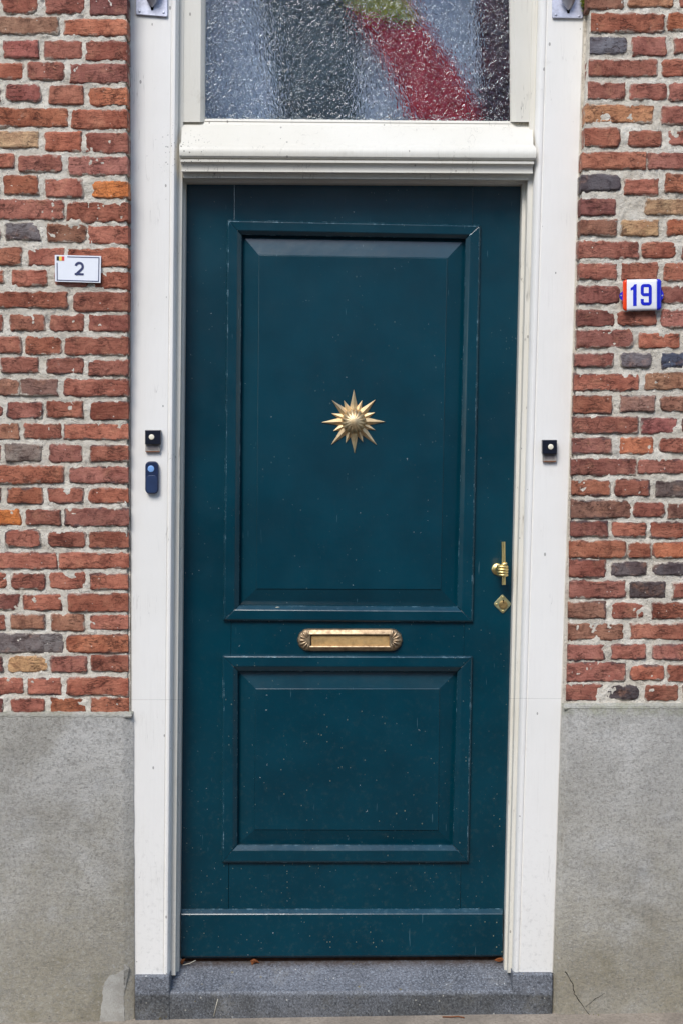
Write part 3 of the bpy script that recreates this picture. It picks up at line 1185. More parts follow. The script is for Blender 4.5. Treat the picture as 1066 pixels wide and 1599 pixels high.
# fanlight sash
def sash_stile(x0, x1, xg):
    s = 1 if x1 > x0 else -1
    prof = [(x0, 0.075), (x0, 0.033), (x1, 0.033), (x1 + s * 0.8, 0.0345), (xg - s * 2.5, 0.043), (xg, 0.050), (xg, 0.075)]
    rows = []
    for k in range(8):
        y = -186 + (190.5 + 186) * k / 7
        lean = (y - 190) / 190 * -1.2 * s
        rows.append([P(x + lean, y, Y) for x, Y in prof])
    return loft(rows, closed=True)


FL = empty('fanlight', P(558, 190, 0.05), FR)
build('sash_stile', *sash_stile(281.5, 313, 320.6), M_CREAM, FL)
build('sash_stile', *sash_stile(834, 804, 795.6), M_CREAM, FL)
v, f = pxprism([(318, -190), (800, -190), (799, 192), (317, 188)], 0.0545, 0.004)
build('pane', v, f, M_GLASS, FL)
v, f = pxprism(rectpx(200, -196, 910, -176), -0.004, 0.12)
build('frame_head', v, f, M_CREAM, FR, bevel=0.003)
# paint-smeared putty at the glass edge
rows = []
for i in range(61):
    t = i / 60
    jit = noise.noise(Vector((t * 30, 1, 1))) * 0.9 + 0.6 * noise.noise(Vector((t * 90, 4, 1)))
    x = 320 + 476 * t
    y = 186.0 + 4.0 * t
    rows.append([P(x, y + 2, 0.056), P(x, y - 0.8 + jit * 0.8, 0.0535), P(x, y + 0.6, 0.0485), P(x, y + 3, 0.046)])
build('putty', *loft(rows, closed=True), M_CREAM, FL)

# ------------------------------------------------------------------ hall behind the fanlight
hx0, hx1 = P(270, 100, .1).x, P(840, 100, .1).x
hz0, hz1 = P(533, 240, .12).z, P(533, -186, .12).z
bm_v = [(hx0, .125, hz0), (hx1, .125, hz0), (hx1, .7, hz0), (hx0, .7, hz0), (hx0, .125, hz1), (hx1, .125, hz1), (hx1, .7, hz1), (hx0, .7, hz1)]
bm_f = [[0, 1, 2, 3], [4, 7, 6, 5], [0, 3, 7, 4], [1, 5, 6, 2], [3, 2, 6, 7]]
o = build('hall_wall', bm_v, bm_f, M_ROOM)
tag(o, None, kind='structure')


def drape(left, right, Y, waves, amp, n=60, m=12):
    """cloth between two side polylines (px), hanging in folds"""
    def at(line, t):
        k = t * (len(line) - 1)
        i = min(int(k), len(line) - 2)
        u = k - i
        return line[i][0] + (line[i + 1][0] - line[i][0]) * u, line[i][1] + (line[i + 1][1] - line[i][1]) * u
    rows = []
    for j in range(m + 1):
        t = j / m
        xa, ya = at(left, t)
        xb, yb = at(right, t)
        rows.append([P(xa + (xb - xa) * i / n, ya + (yb - ya) * i / n, Y + amp * math.sin(i / n * waves * 2 * math.pi + 0.6 * math.sin(t * 3))) for i in range(n + 1)])
    return loft(rows, caps=False)


def hang(name, label, mat, left, right, Y, waves, amp):  # made-up cloths standing in for brightness and reflections in the glass
    v, f = drape(left, right, Y, waves, amp)
    o = build(name, v, f, mat, smooth=True)
    s = o.modifiers.new('thick', 'SOLIDIFY')
    s.thickness = 0.0015
    tag(o, label, 'backcloth')
    return o


hang('pale_backcloth', 'added pale blue grey curtain blurred behind the fanlight glass', M_PALE, [(285, -180), (285, 215)], [(830, -180), (830, 215)], 0.26, 9, 0.012)
hang('backcloth', 'added dark grey green cloth blurred in the left middle of the fanlight', M_GREY, [(395, -180), (412, 20), (440, 215)], [(540, -180), (556, 20), (562, 215)], 0.225, 2.5, 0.008)
hang('backcloth', 'added red cloth crossing the fanlight slantwise behind the glass', M_RED, [(480, -180), (548, 20), (600, 95), (655, 215)], [(570, -180), (648, 20), (704, 95), (776, 215)], 0.165, 2, 0.006)
hang('backcloth', 'added yellow green cloth at the top of the red one behind the fanlight', M_OLIVE, [(430, -180), (512, -20), (570, 24)], [(520, -180), (622, -20), (655, 40)], 0.150, 1.5, 0.005)
hang('backcloth', 'added dark maroon cloth at the right edge of the fanlight behind the glass', M_MAROON, [(744, -180), (742, 20), (752, 215)], [(834, -180), (834, 20), (834, 215)], 0.14, 2.5, 0.008)

# ------------------------------------------------------------------ front door
DOOR = empty('front_door', P(533, 1494, DF + 0.02))
tag(DOOR, 'dark teal painted panelled front door with brass star, letter slot and fist handle', 'door')
DT = 0.045


def dpart(name, pts, Y=DF, depth=DT, bevel=0.0016, mat=None, parent=None):
    v, f = pxprism(pts, Y, depth)
    return build(name, v, f, mat or M_DOOR, parent or DOOR, bevel=bevel)


dpart('stile', [(286, 281), (366, 281), (364, 640), (361, 1000), (356, 1496.5), (275, 1497), (283, 1000), (286, 640)])
dpart('stile', [(738.3, 281), (822, 281), (812, 640), (804, 1000), (792, 1494), (717.2, 1494.5), (724, 1000), (732, 640)])
dpart('rail', [(366.6, 281), (737.7, 281), (737, 362), (366.2, 358)], Y=DF + 0.0006)
dpart('rail', [(361.6, 956), (725.0, 960), (723.4, 1036), (360.6, 1034)], Y=DF + 0.0006)
dpart('rail', [(358, 1338), (719.4, 1338), (716.6, 1494.5), (356.4, 1496.5)], Y=DF + 0.0006)


def panelset(out, inn, field, topchamfer):
    """a raised panel with four mitred bolection mouldings round it"""
    # raised panel
    ex = 6
    g = [(inn[0][0] - ex, inn[0][1] - ex), (inn[1][0] + ex, inn[1][1] - ex), (inn[2][0] + ex, inn[2][1] + ex), (inn[3][0] - ex, inn[3][1] + ex)]
    b = [(inn[0][0] + 1, inn[0][1] + 1), (inn[1][0] - 1, inn[1][1] + 1), (inn[2][0] - 1, inn[2][1] - 1), (inn[3][0] + 1, inn[3][1] - 1)]
    Yb, Yf = DF + 0.0165, DF + 0.0035
    rows = [[P(x, y, Yb + 0.02) for x, y in g], [P(x, y, Yb) for x, y in g], [P(x, y, Yb) for x, y in b],
            [P(x, y, Yf + 0.0022) for x, y in field], [P(x, y, Yf) for x, y in [(field[0][0] + .7, field[0][1] + .7), (field[1][0] - .7, field[1][1] + .7), (field[2][0] - .7, field[2][1] - .7), (field[3][0] + .7, field[3][1] - .7)]]]
    v, f = loft(rows, closed=True)
    pan = build('panel', v, f, M_DOOR, DOOR, bevel=0.0007, segs=1)
    # mouldings; prof: t from outer edge (0) to inner edge (1), depth
    prof = [(0.0, DF + 0.002), (0.0, DF - 0.010), (0.10, DF - 0.0135), (0.66, DF - 0.0135), (0.71, DF - 0.0125), (0.99, DF - 0.002), (1.0, DF + 0.004), (1.0, DF + 0.026), (0.0, DF + 0.026)]
    for k in range(4):
        a, c = k, (k + 1) % 4
        rows = []
        for t, Y in prof:
            rows.append([P(out[a][0] + (inn[a][0] - out[a][0]) * t, out[a][1] + (inn[a][1] - out[a][1]) * t, Y),
                         P(out[c][0] + (inn[c][0] - out[c][0]) * t, out[c][1] + (inn[c][1] - out[c][1]) * t, Y)])
        cols = [[r[0] for r in rows], [r[1] for r in rows]]
        # pull the mitre open by a hair
        mid = (cols[0][0] + cols[1][0]) / 2
        cols = [[p + (mid - p).normalized() * 0.00035 for p in c_] for c_ in cols]
        v, f = loft(cols, closed=True)
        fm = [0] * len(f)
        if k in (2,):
            fm[4] = 1                 # sill painted paler: wear plus the light a ledge catches
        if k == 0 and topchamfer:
            fm[1] = 1  # top chamfer coloured paler as a lit, worn edge
        mo = build('moulding', v, f, [M_DOOR, M_DOORWORNLIT, M_DOOREDGE], pan, fm=fm, bevel=0.0013, segs=2)
        mo.modifiers['bevel'].material = 2  # bevels carry the painted highlight along with the rubbed paint
    return pan


panelset([(355, 343), (750, 351), (737.5, 971.5), (349, 969)], [(378, 367), (726, 373), (713, 947), (374, 945)],
         [(404, 398), (698, 403), (688, 921), (400, 920)], False)
panelset([(348, 1023.5), (737, 1024.5), (731, 1347), (347, 1347)], [(372, 1048), (713, 1049), (706, 1319), (371, 1319)],
         [(399, 1075), (686, 1075), (684, 1297), (397, 1296)], True)

# weatherboard along the foot
prof = [(1418, DF + 0.002), (1419, DF - 0.003), (1426.5, DF - 0.014), (1428, DF - 0.0155), (1491, DF - 0.0155), (1493, DF - 0.013), (1493, DF + 0.002)]
rows = []
for t, xs_ in ((0, 283.2), (0.5, 533), (1.0, 784.0)):
    rows.append([P(xs_, y + (1.5 - t * 2) * (1 if y > 1480 else 0.3), Y) for y, Y in prof])
v, f = loft(rows, closed=True)
fm = [1 if (i % len(prof)) in (1, 2) and i < 2 * len(prof) else 0 for i in range(len(f))]  # upper chamfer coloured paler: wear plus painted ledge light
wb = build('weatherboard', v, f, [M_DOOR, M_DOORWORNLIT, M_DOOREDGE], DOOR, fm=fm, bevel=0.0012)
wb.modifiers['bevel'].material = 2  # painted edge highlight and rubbed paint here too

# ---- brass star
SY = DF + 0.0035
sc0 = P(552, 658, SY)
STAR = empty('star_knob', sc0, DOOR)
tag(STAR, 'brass sixteen pointed star with a fluted dome at its centre')
k_ = (P(652, 658, SY).x - P(552, 658, SY).x) / 100.0
tips = [((552, 608), 1), ((585.5, 624), 1), ((601, 658.5), 1), ((588, 695), 1), ((553.3, 708), 1), ((517, 694.5), 1), ((502, 659.5), 1), ((518, 624.5), 1),
        ((565, 625), 0), ((585, 644), 0), ((585.5, 671.5), 0), ((566.5, 690.5), 0), ((539.5, 692), 0), ((520.5, 673), 0), ((517.5, 645.5), 0), ((536.5, 625), 0)]
for (tx, ty), long_ in tips:
    t = P(tx, ty, SY)
    d = (t - sc0)
    ln = d.length
    d.normalize()
    s = Vector((-d.z, 0, d.x))
    r0 = 0.012
    wd = 0.0146 if long_ else 0.0116
    rw = 0.036
    up = Vector((0, -1, 0))
    hb, hr = (0.006, 0.015) if long_ else (0.003, 0.010)
    A = sc0 + d * r0
    Bm = sc0 + d * rw
    vs = [A + s * wd * 0.7 + up * 0.001, A - s * wd * 0.7 + up * 0.001, Bm + s * wd * 0.82 + up * 0.001, Bm - s * wd * 0.82 + up * 0.001, t + up * 0.0015,
          A + up * hr, Bm + up * (hr * 0.75), t + up * 0.003]
    fs = [[0, 2, 6, 5], [2, 4, 7, 6], [1, 5, 6, 3], [3, 6, 7, 4], [0, 5, 1], [0, 1, 3, 2], [2, 3, 4]]
    build('ray', vs, fs, M_BRASS, STAR)
rows = []
seg = 96
R_ = 18.8 * k_
for a in range(15):
    th = a / 14 * math.pi / 2
    ring = []
    for i in range(seg):
        ph = i / seg * 2 * math.pi
        fl = abs(math.sin(ph * 8))
        depth = math.sin(th) ** 2 * 0.16 * (1 - fl ** 0.45) if a < 15 else 0
        depth *= 1 if th > 0.5 else (th / 0.5)
        rr = R_ * (math.sin(th) * (1 - depth * 0.8) + 0.02)
        ring.append(sc0 + Vector((math.cos(ph) * rr, -0.012 - R_ * 0.92 * math.cos(th) * (1 - depth), math.sin(ph) * rr)))
    rows.append(ring)
rows.append([Vector((p.x, SY - 0.002, p.z)) for p in rows[-1]])
build('dome', *loft(rows, closed=True), M_BRASS, STAR, smooth=50.0)

# ---- letter slot
LY = DF
LS = empty('letter_slot', P(546, 1016, LY), DOOR)
tag(LS, 'brass letter slot with fluted shell ends')
x0, x1, y0, y1 = 465, 627, 981.5, 1016.5
a, b = P(x0, y0, LY), P(x1, y1, LY)
cx, cz = (a.x + b.x) / 2, (a.z + b.z) / 2
hw, hh = (b.x - a.x) / 2, (a.z - b.z) / 2


def outline(inset, n=14):
    """plate outline with scalloped round ends"""
    pts = []
    H = hh - inset
    core = hw - hh
    for i in range(61):
        th = -math.pi / 2 + math.pi * i / 60
        sc_ = 1.0 + (0.045 * (abs(math.cos(th * 5.5)) - 0.6) if abs(th) < 1.45 else 0) * (1 if inset < 0.004 else 0.3)
        pts.append((core + math.cos(th) * H * 1.02 * sc_, math.sin(th) * H * sc_))
    for i in range(61):
        th = math.pi / 2 + math.pi * i / 60
        th2 = th - math.pi
        sc_ = 1.0 + (0.045 * (abs(math.cos(th2 * 5.5)) - 0.6) if abs(th2) < 1.45 else 0) * (1 if inset < 0.004 else 0.3)
        pts.append((-core + math.cos(th) * H * 1.02 * sc_, math.sin(th) * H * sc_))
    return pts


def ring3(pts, Y):
    return [Vector((cx + x, Y, cz + z)) for x, z in pts]


def inner_rect(n, wx, wz):
    """n points round a rectangle, matched to the outline by angle order"""
    per = []
    for i in range(61):
        t = i / 60
        per.append((wx, -wz + 2 * wz * t))
    for i in range(61):
        t = i / 60
        per.append((-wx, wz - 2 * wz * t))
    return per


fx0, fx1, fy0, fy1 = 484.5, 609, 991, 1010.3
wx = (P(fx1, fy1, LY).x - P(fx0, fy0, LY).x) / 2
wz = (P(fx0, fy0, LY).z - P(fx1, fy1, LY).z) / 2
rows = [ring3(outline(0), LY + 0.002), ring3(outline(0), LY - 0.004), ring3(outline(0.0025), LY - 0.009), ring3(outline(0.006), LY - 0.011),
        ring3(inner_rect(0, wx + 0.003, wz + 0.0022), LY - 0.0135), ring3(inner_rect(0, wx + 0.0012, wz + 0.0008), LY - 0.0145), ring3(inner_rect(0, wx - 0.002, wz - 0.002), LY - 0.0130), ring3(inner_rect(0, wx - 0.0026, wz - 0.0026), LY - 0.003)]
v, f = loft(rows, closed=True, caps=False)
build('plate', v, f, M_BRASSL, LS, smooth=25.0)
# fluted shells at both ends
for s in (-1, 1):
    parts = []
    for k in range(7):
        th = math.radians(-78 + 26 * k)
        c0 = Vector((cx + s * (hw - hh - 0.001), LY - 0.010, cz))
        d = Vector((s * math.cos(th), 0, math.sin(th)))
        p0, p1 = c0 + d * 0.004, c0 + d * (hh * 0.93)
        parts.append(tube([p0, c0 + d * hh * 0.4 + Vector((0, -0.002, 0)), c0 + d * hh * 0.75 + Vector((0, -0.002, 0)), p1 + Vector((0, 0.004, 0))], [0.0012, 0.0028, 0.0042, 0.0026], 8))
    build('shell', *merge(*parts), M_BRASSL, LS, smooth=60.0)
v, f = pxprism(rectpx(486.3, 992.3, 607.3, 1009), LY - 0.0065, 0.004)
build('flap', v, f, M_FLAP, LS, bevel=0.0012)

# ---- handle: a fist holding a bar
hc = P(776, 889, DF)
HD = empty('door_handle', P(785, 913, DF), DOOR)
tag(HD, 'pale brass handle shaped as a fist gripping an upright bar')
BY = DF - 0.062
bt, bb = P(785, 846, BY), P(785.6, 913, BY)
pathn = [bt.lerp(bb, i / 8) for i in range(9)]
build('bar', *tube(pathn, [0.0054] * 9, 14), M_BRASSP, HD, smooth=40.0)
dsc = disc(P(775.5, 888.5, DF), 0.0165, 0.006, dome=0.004)
build('rose', *dsc, M_BRASSP, HD, smooth=40.0)
fc = P(783.5, 891, BY)
parts = []
# wrist from the rose to the palm
parts.append(tube([P(776, 889, DF - 0.005), P(777.5, 889.5, DF - 0.022), fc + Vector((-0.006, 0.020, 0.0)), fc + Vector((-0.004, 0.006, 0.0))], [0.0085, 0.0082, 0.011, 0.011], 14, 1.1))
px1 = (P(884, 888, BY).x - P(784, 888, BY).x) / 100
# four fingers round the bar
axis_x = bt.x + (bb.x - bt.x) * 0.66
for k in range(4):
    zc = fc.z + (1.5 - k) * 0.0079 - 0.0004
    rr = [0.0043, 0.0044, 0.0042, 0.0037][k]
    ln = [1.0, 1.03, 1.0, 0.92][k]
    path = []
    for ang in (150, 175, 205, 235, 262, 290, 318, 345, 372):
        a_ = math.radians(ang)
        R2 = 0.0098 * ln
        x = axis_x - 0.0005 + math.cos(a_) * R2 * 1.25 - (0.002 if k < 3 else 0.0005)
        path.append((x, BY + math.sin(a_) * R2, zc + 0.0006 * math.sin(a_ * 2)))
    parts.append(tube(path, [rr * q for q in (1.0, 1.08, 1.12, 1.0, 0.95, 1.08, 1.0, 0.92, 0.75)], 10))
# palm behind the bar
parts.append(tube([(axis_x - 0.012, BY + 0.006, fc.z + 0.0145), (axis_x - 0.012, BY + 0.007, fc.z), (axis_x - 0.010, BY + 0.006, fc.z - 0.014)], [0.0068, 0.009, 0.0066], 12))
# thumb lying up along the bar
tz = fc.z + 0.016
parts.append(tube([(axis_x - 0.010, BY + 0.004, fc.z + 0.010), (axis_x - 0.004, BY - 0.006, tz + 0.001), (axis_x + 0.002, BY - 0.008, tz + 0.0035), (axis_x + 0.0075, BY - 0.005, tz + 0.0055)], [0.0052, 0.0046, 0.0044, 0.0034], 10))
build('fist', *merge(*parts), M_BRASSP, HD, smooth=60.0)

# ---- lock plate
LP = empty('lock_plate', P(783.5, 958, DF), DOOR)
tag(LP, 'small diamond shaped brass lock plate with verdigris edge')
dm = [(783.8, 928.5), (786, 930), (796, 941), (797.5, 943.5), (796, 946), (786.5, 956.5), (784.3, 958), (782, 956.5), (771.8, 946), (770.3, 943.3), (771.8, 940.5), (781.6, 930)]
v, f = pxprism(dm, DF - 0.004, 0.006)
build('plate', v, f, M_VERD, LP, bevel=0.0015)
v, f = disc(P(785, 944.5, DF - 0.004), 0.0125, 0.0022)
build('cylinder', v, f, M_BRASSD, LP, smooth=40.0)
v, f = merge(disc(P(785.2, 937.6, DF - 0.0063), 0.0020, 0.0008, 12), pxprism([(784.6, 938), (785.8, 938), (785.6, 942), (784.9, 942)], DF - 0.0069, 0.001))
build('keyhole', v, f, M_DARK, LP)
for x, y in ((784.4, 932.6), (774.8, 943.4), (784.5, 953.8)):
    build('screw', *disc(P(x, y, DF - 0.004), 0.0028, 0.0016, 14, 0.0006), M_BRASSP, LP, smooth=40.0)

# ------------------------------------------------------------------ doorstep
ST = empty('doorstep', Vector((P(533, 1590, 0).x, 0.03, Z0)))
tag(ST, 'speckled blue grey stone doorstep with raised blocks under the jambs', 'doorstep')
SF = -0.012
prof = [(1612, SF), (1556, SF), (1551, SF + 0.0015), (1547.5, SF + 0.005), (1545.5, SF + 0.010), (1543.5, SF + 0.018), (1520, 0.060), (1505, 0.098), (1500, 0.112), (1499.5, 0.25), (1612, 0.25)]
rows = []
for i in range(25):
    x = 213 + (861 - 213) * i / 24
    t = i / 24
    rows.append([P(x, y + (1.5 - 3 * t) + 0.6 * noise.noise(Vector((x * 0.05, y, 1))), Y) for y, Y in prof])
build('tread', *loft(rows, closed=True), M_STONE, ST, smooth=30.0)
def block(x0, x1, y, ):
    a = P(x0, y, -0.015)
    b = P(x1, y, -0.015)
    bot = Z0 - 0.08
    pts = [(a.x, -0.015, bot), (b.x, -0.015, bot), (b.x, -0.015, b.z), (a.x, -0.015, a.z)]
    return prism(pts, 0.118)


v, f = block(210.5, 265, 1524.5)
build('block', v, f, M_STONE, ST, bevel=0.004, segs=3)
v, f = block(799.5, 862.5, 1521)
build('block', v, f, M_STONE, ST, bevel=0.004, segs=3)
v, f = pxprism([(284, 1493.5), (783, 1491.5), (783, 1502), (284, 1503)], DF + 0.012, 0.03)
build('threshold', v, f, M_SILL, ST)

# ------------------------------------------------------------------ bells and plates
def rrect(x0, y0, x1, y1, r, n=6):
    pts = []
    for cx_, cy_, a0 in ((x1 - r, y0 + r, -90), (x1 - r, y1 - r, 0), (x0 + r, y1 - r, 90), (x0 + r, y0 + r, 180)):
        for i in range(n + 1):
            a = math.radians(a0 + 90 * i / n)
            pts.append((cx_ + math.cos(a) * r, cy_ + math.sin(a) * r))
    return pts


def bell(x0, y0, x1, y1, yb, bx, by, label):
    root = empty('doorbell', P((x0 + x1) / 2, yb, -0.002))
    tag(root, label, 'doorbell', 'square doorbells on the frame')
    v, f = pxprism(rectpx(x0 + 0.4, y0 + 1, x1 - 0.4, yb), -0.0095, 0.0092)
    build('base', v, f, M_GREYP, root, bevel=0.0015)
    # recess in the clear foot
    v, f = pxprism(rectpx(x0, y0, x1, y1), -0.0200, 0.0195)
    build('cover', v, f, M_BLACKP, root, bevel=0.0014)
    build('button', *disc(P(bx, by, -0.0200), 4.2 * 0.00178, 0.002, 24, 0.0008), M_IVORY, root, smooth=40.0)
    v, f = pxprism(rectpx(x0 + 4, y1 + 1.5, x1 - 4, yb - 3.5), -0.0100, 0.002)
    build('name_window', v, f, plain('grey_window', L(134, 126, 124), 0.3, 0.5, var=0.3), root, bevel=0.0004)
    v, f = pxprism(rectpx(x0 + 1.0, yb - 1.2, x1 - 1.5, yb + 0.2), -0.0104, 0.008)
    build('foot_edge', v, f, M_TWIG, root)
    return root


bell(226.8, 671.5, 251, 693.8, 705.6, 237.2, 682.4, 'small black square doorbell with ivory button on the left jamb, above the capsule bell')
bell(846.2, 687, 869, 708.8, 720.8, 859, 697.7, 'small black square doorbell with ivory button, alone on the right jamb')

root = empty('doorbell', P(237, 771, -0.002))
tag(root, 'navy capsule shaped doorbell with pale blue button on the left jamb', 'doorbell')
v, f = pxprism(rrect(227, 720.5, 247.6, 771.3, 7.5), -0.0165, 0.0162)
build('case', v, f, M_NAVY2, root, bevel=0.003, segs=3)
v, f = pxprism(rrect(228.8, 742.3, 246, 769.8, 5.5), -0.0178, 0.002)
build('lower_cover', v, f, M_NAVY, root, bevel=0.0008)
build('button', *disc(P(236.2, 732, -0.0165), 5.1 * 0.00178, 0.0016, 28, 0.0005), M_LBLUE, root, smooth=40.0)

# ---- house number 2
yS = 419
SYL = -(proud(yS) + 0.008)
root = empty('house_number_sign', P(122, 441, SYL))
tag(root, 'white rectangular number plate reading 2 with a tiny black yellow red flag', 'sign')
corn = [(86, 398), (158.3, 399.8), (157.4, 441.8), (86.3, 439.7)]
v, f = pxprism(corn, SYL, 0.004)
build('plate', v, f, M_SIGNW, root, bevel=0.0004, segs=1)


def on2(u, v_):
    """u, v_ in 0..1 on the plate"""
    tx = corn[0][0] + (corn[1][0] - corn[0][0]) * u
    bx = corn[3][0] + (corn[2][0] - corn[3][0]) * u
    ty = corn[0][1] + (corn[1][1] - corn[0][1]) * u
    by = corn[3][1] + (corn[2][1] - corn[3][1]) * u
    return tx + (bx - tx) * v_, ty + (by - ty) * v_


def strip2(u0, v0, u1, v1):
    return pxprism([on2(u0, v0), on2(u1, v0), on2(u1, v1), on2(u0, v1)], SYL - 0.0007, 0.0006)


build('flag_stripe', *strip2(0.04, 0.05, 0.092, 0.21), M_INKB, root)
build('flag_stripe', *strip2(0.0925, 0.05, 0.15, 0.21), M_INKY, root)
build('flag_stripe', *strip2(0.1505, 0.05, 0.205, 0.21), M_INKR, root)
build('border_line', *merge(strip2(0.27, 0.045, 0.965, 0.075), strip2(0.947, 0.076, 0.965, 0.925), strip2(0.04, 0.926, 0.965, 0.956), strip2(0.04, 0.29, 0.058, 0.925)), M_INK, root)


def stroke(path, wd):
    L_, R_ = [], []
    for i, p in enumerate(path):
        a = Vector(path[max(0, i - 1)])
        b = Vector(path[min(len(path) - 1, i + 1)])
        t = (b - a).normalized()
        n_ = Vector((-t.y, t.x))
        L_.append(Vector(p) + n_ * wd / 2)
        R_.append(Vector(p) - n_ * wd / 2)
    return L_, R_


def arc(cx_, cy_, rx, ry, a0, a1, n=6):
    return [(cx_ + rx * math.cos(math.radians(a0 + (a1 - a0) * i / n)), cy_ + ry * math.sin(math.radians(a0 + (a1 - a0) * i / n))) for i in range(n + 1)]


def f2(zx, zy, lift):
    return P(70 + zx / 9.69, 380 + zy / 9.69, SYL - lift)


path2 = arc(525, 346, 52, 50, 188, 350, 12) + [(577, 362), (571, 378), (555, 397), (528, 422), (500, 447), (484, 466), (476, 478)]
l_, r_ = stroke(path2, 36)
v, f = loft([[f2(p.x, p.y, 0.0009) for p in l_], [f2(p.x, p.y, 0.0009) for p in r_]], caps=False)
foot = ([f2(x, y, 0.0011) for x, y in ((456, 448), (592, 452), (591, 482), (456, 478))], [[0, 1, 2, 3]])
build('numeral', *merge((v, f), foot), M_INK, root)

# ---- house number 19 (enamel)
yS = 461
SYR = -(proud(yS) + 0.012)
root = empty('house_number_sign', P(1001, 486, SYR))
tag(root, 'convex white enamel number plate reading 19 with red and blue edges', 'sign')
ex0, ex1, ey0, ey1 = 971.5, 1031.5, 437, 485.5


def bulge(u, v_, px=None):
    s = 0.006 * (1 - (2 * u - 1) ** 4) * (1 - 0.5 * (2 * v_ - 1) ** 4) + 0.0016
    y = ey0 + (ey1 - ey0) * v_ - (1.2 * u)
    # rounded corners
    cu = max(0, abs(2 * u - 1) - 0.86) / 0.14
    y += (0.5 - v_) * 2 * (cu ** 2) * 3.2
    return P(ex0 + (ex1 - ex0) * u, y, SYR - s)


def band(u0, u1, mat, name):
    n, m = max(2, int((u1 - u0) * 30)), 12
    rows = []
    for j in range(m + 1):
        rows.append([bulge(u0 + (u1 - u0) * i / n, j / m) for i in range(n + 1)])
    v, f = loft(rows, caps=False)
    k = len(v)
    o = build(name, v, f, mat, root, smooth=True)
    s = o.modifiers.new('thick', 'SOLIDIFY')
    s.thickness = 0.002
    s.offset = 0
    return o


band(0.0, 0.105, M_ENR, 'red_edge')
band(0.105, 0.885, M_ENW, 'plate')
band(0.885, 1.0, M_ENB, 'blue_edge')
for s, pts in ((-1, [(972, 454), (967.5, 458), (966.3, 462), (967.5, 466.5), (972, 470)]), (1, [(1031, 450), (1034.2, 456), (1035.4, 460.5), (1034.2, 465), (1031, 471)])):
    v, f = pxprism(pts, SYR - 0.0010, 0.002)
    t = build('tab', v, f, M_ENB, root)
    build('screw', *disc(P(968.8 if s < 0 else 1033, 461.5, SYR - 0.001), 0.0022, 0.0014, 12), M_ZINC, t, smooth=40.0)


def b19(px, py):
    u = (px - ex0) / (ex1 - ex0)
    v_ = (py + 1.2 * u - ey0) / (ey1 - ey0)
    return bulge(u, v_) + Vector((0, -0.0016, 0))


def e(zx, zy):
    return 950 + zx / 10.66, 420 + zy / 10.66


# numeral 1
o1 = [(458, 252), (458, 615), (398, 618), (398, 345), (358, 360), (355, 318), (398, 290), (418, 256)]
q = [[(418, 256), (458, 252), (458, 345), (398, 345), (398, 290)], [(398, 345), (458, 345), (458, 480), (398, 480)], [(398, 480), (458, 480), (458, 615), (398, 617)], [(355, 318), (398, 290), (398, 345), (358, 360)]]
parts = [([b19(*e(x, y)) for x, y in pl], [list(range(len(pl)))]) for pl in q]
build('numeral', *merge(*parts), M_ENB, root)


# numeral 9: stroke band along a path
loop9 = [(551, 340)] + arc(583, 308, 32, 32, 180, 270) + arc(652, 308, 32, 32, 270, 360) + [(684, 340), (684, 390)] + arc(652, 396, 32, 32, 0, 90) + arc(583, 396, 32, 32, 90, 180) + [(551, 364), (551, 340)]
tail9 = [(684, 340), (684, 440), (684, 520)] + arc(652, 549, 32, 32, 0, 90) + arc(583, 549, 32, 32, 90, 180) + [(551, 525), (551, 500)]
for path in (loop9, tail9):
    l_, r_ = stroke(path, 52)
    rows = [[b19(*e(p.x, p.y)) for p in l_], [b19(*e(p.x, p.y)) + Vector((0, -0.00005, 0)) for p in r_]]
    v, f = loft(rows, caps=False)
    if path is tail9:
        v = [p + Vector((0, -0.0002, 0)) for p in v]
    build('numeral', v, f, M_ENB, root)

# ------------------------------------------------------------------ metal flagpole brackets at the head of the jambs
def bracket(x0, x1, yl, yr, cxp, tip, label, moss):
    root = empty('flagpole_bracket', P((x0 + x1) / 2, yl, -0.003))
    tag(root, label, 'bracket', 'metal brackets at the head of the jambs')
    pts = [(x0, -62), (x1, -61), (x1, yr - 2), (x1 - 1.5, yr), (x0 + 1.5, yl), (x0, yl - 2)]
    v, f = pxprism(pts, -0.0075, 0.0073)
    build('back_plate', v, f, M_ZINC, root, bevel=0.0012)
    # holder: a slanting tapered socket whose rounded foot shows at the top of the picture
    rows = []
    n = 18
    for i in range(n + 1):
        t = i / n
        y = tip - 1 - t * 52
        r = 11.2 * math.sin(min(1.0, t / 0.42) * math.pi / 2) ** 0.75 if t > 0 else 0.6
        r = max(r, 1.2)
        ang = [k * 2 * math.pi / 24 for k in range(24)]
        cen = P(cxp, y, -0.014 - 0.030 * t)
        rows.append([cen + Vector((math.cos(a) * r * 0.00178, math.sin(a) * r * 0.00178 * 0.8, 0)) for a in ang])
    build('socket', *loft(rows, closed=True), M_ZINC, root, smooth=50.0)
    v, f = pxprism([(cxp - 2.8, tip - 3), (cxp + 2.8, tip - 3), (cxp + 1.6, tip + 4), (cxp - 1.6, tip + 4)], -0.0085, 0.0015)
    build('drain_hole', v, f, M_DARK, root)
    for x in (x0 + 6, x1 - 6):
        build('screw', *disc(P(x, yl - 5 + (2 if x > cxp else 0), -0.0075), 0.0032, 0.0014, 16, 0.0006), M_ZINC, root, smooth=40.0)
    return root


bracket(212.3, 262, 22.5, 26, 238, 12, 'dull metal bracket plate with rounded socket at the head of the left jamb', False)
bracket(861.3, 909.5, 28, 28.5, 886.5, 16.5, 'dull metal bracket plate with rounded socket at the head of the right jamb', True)

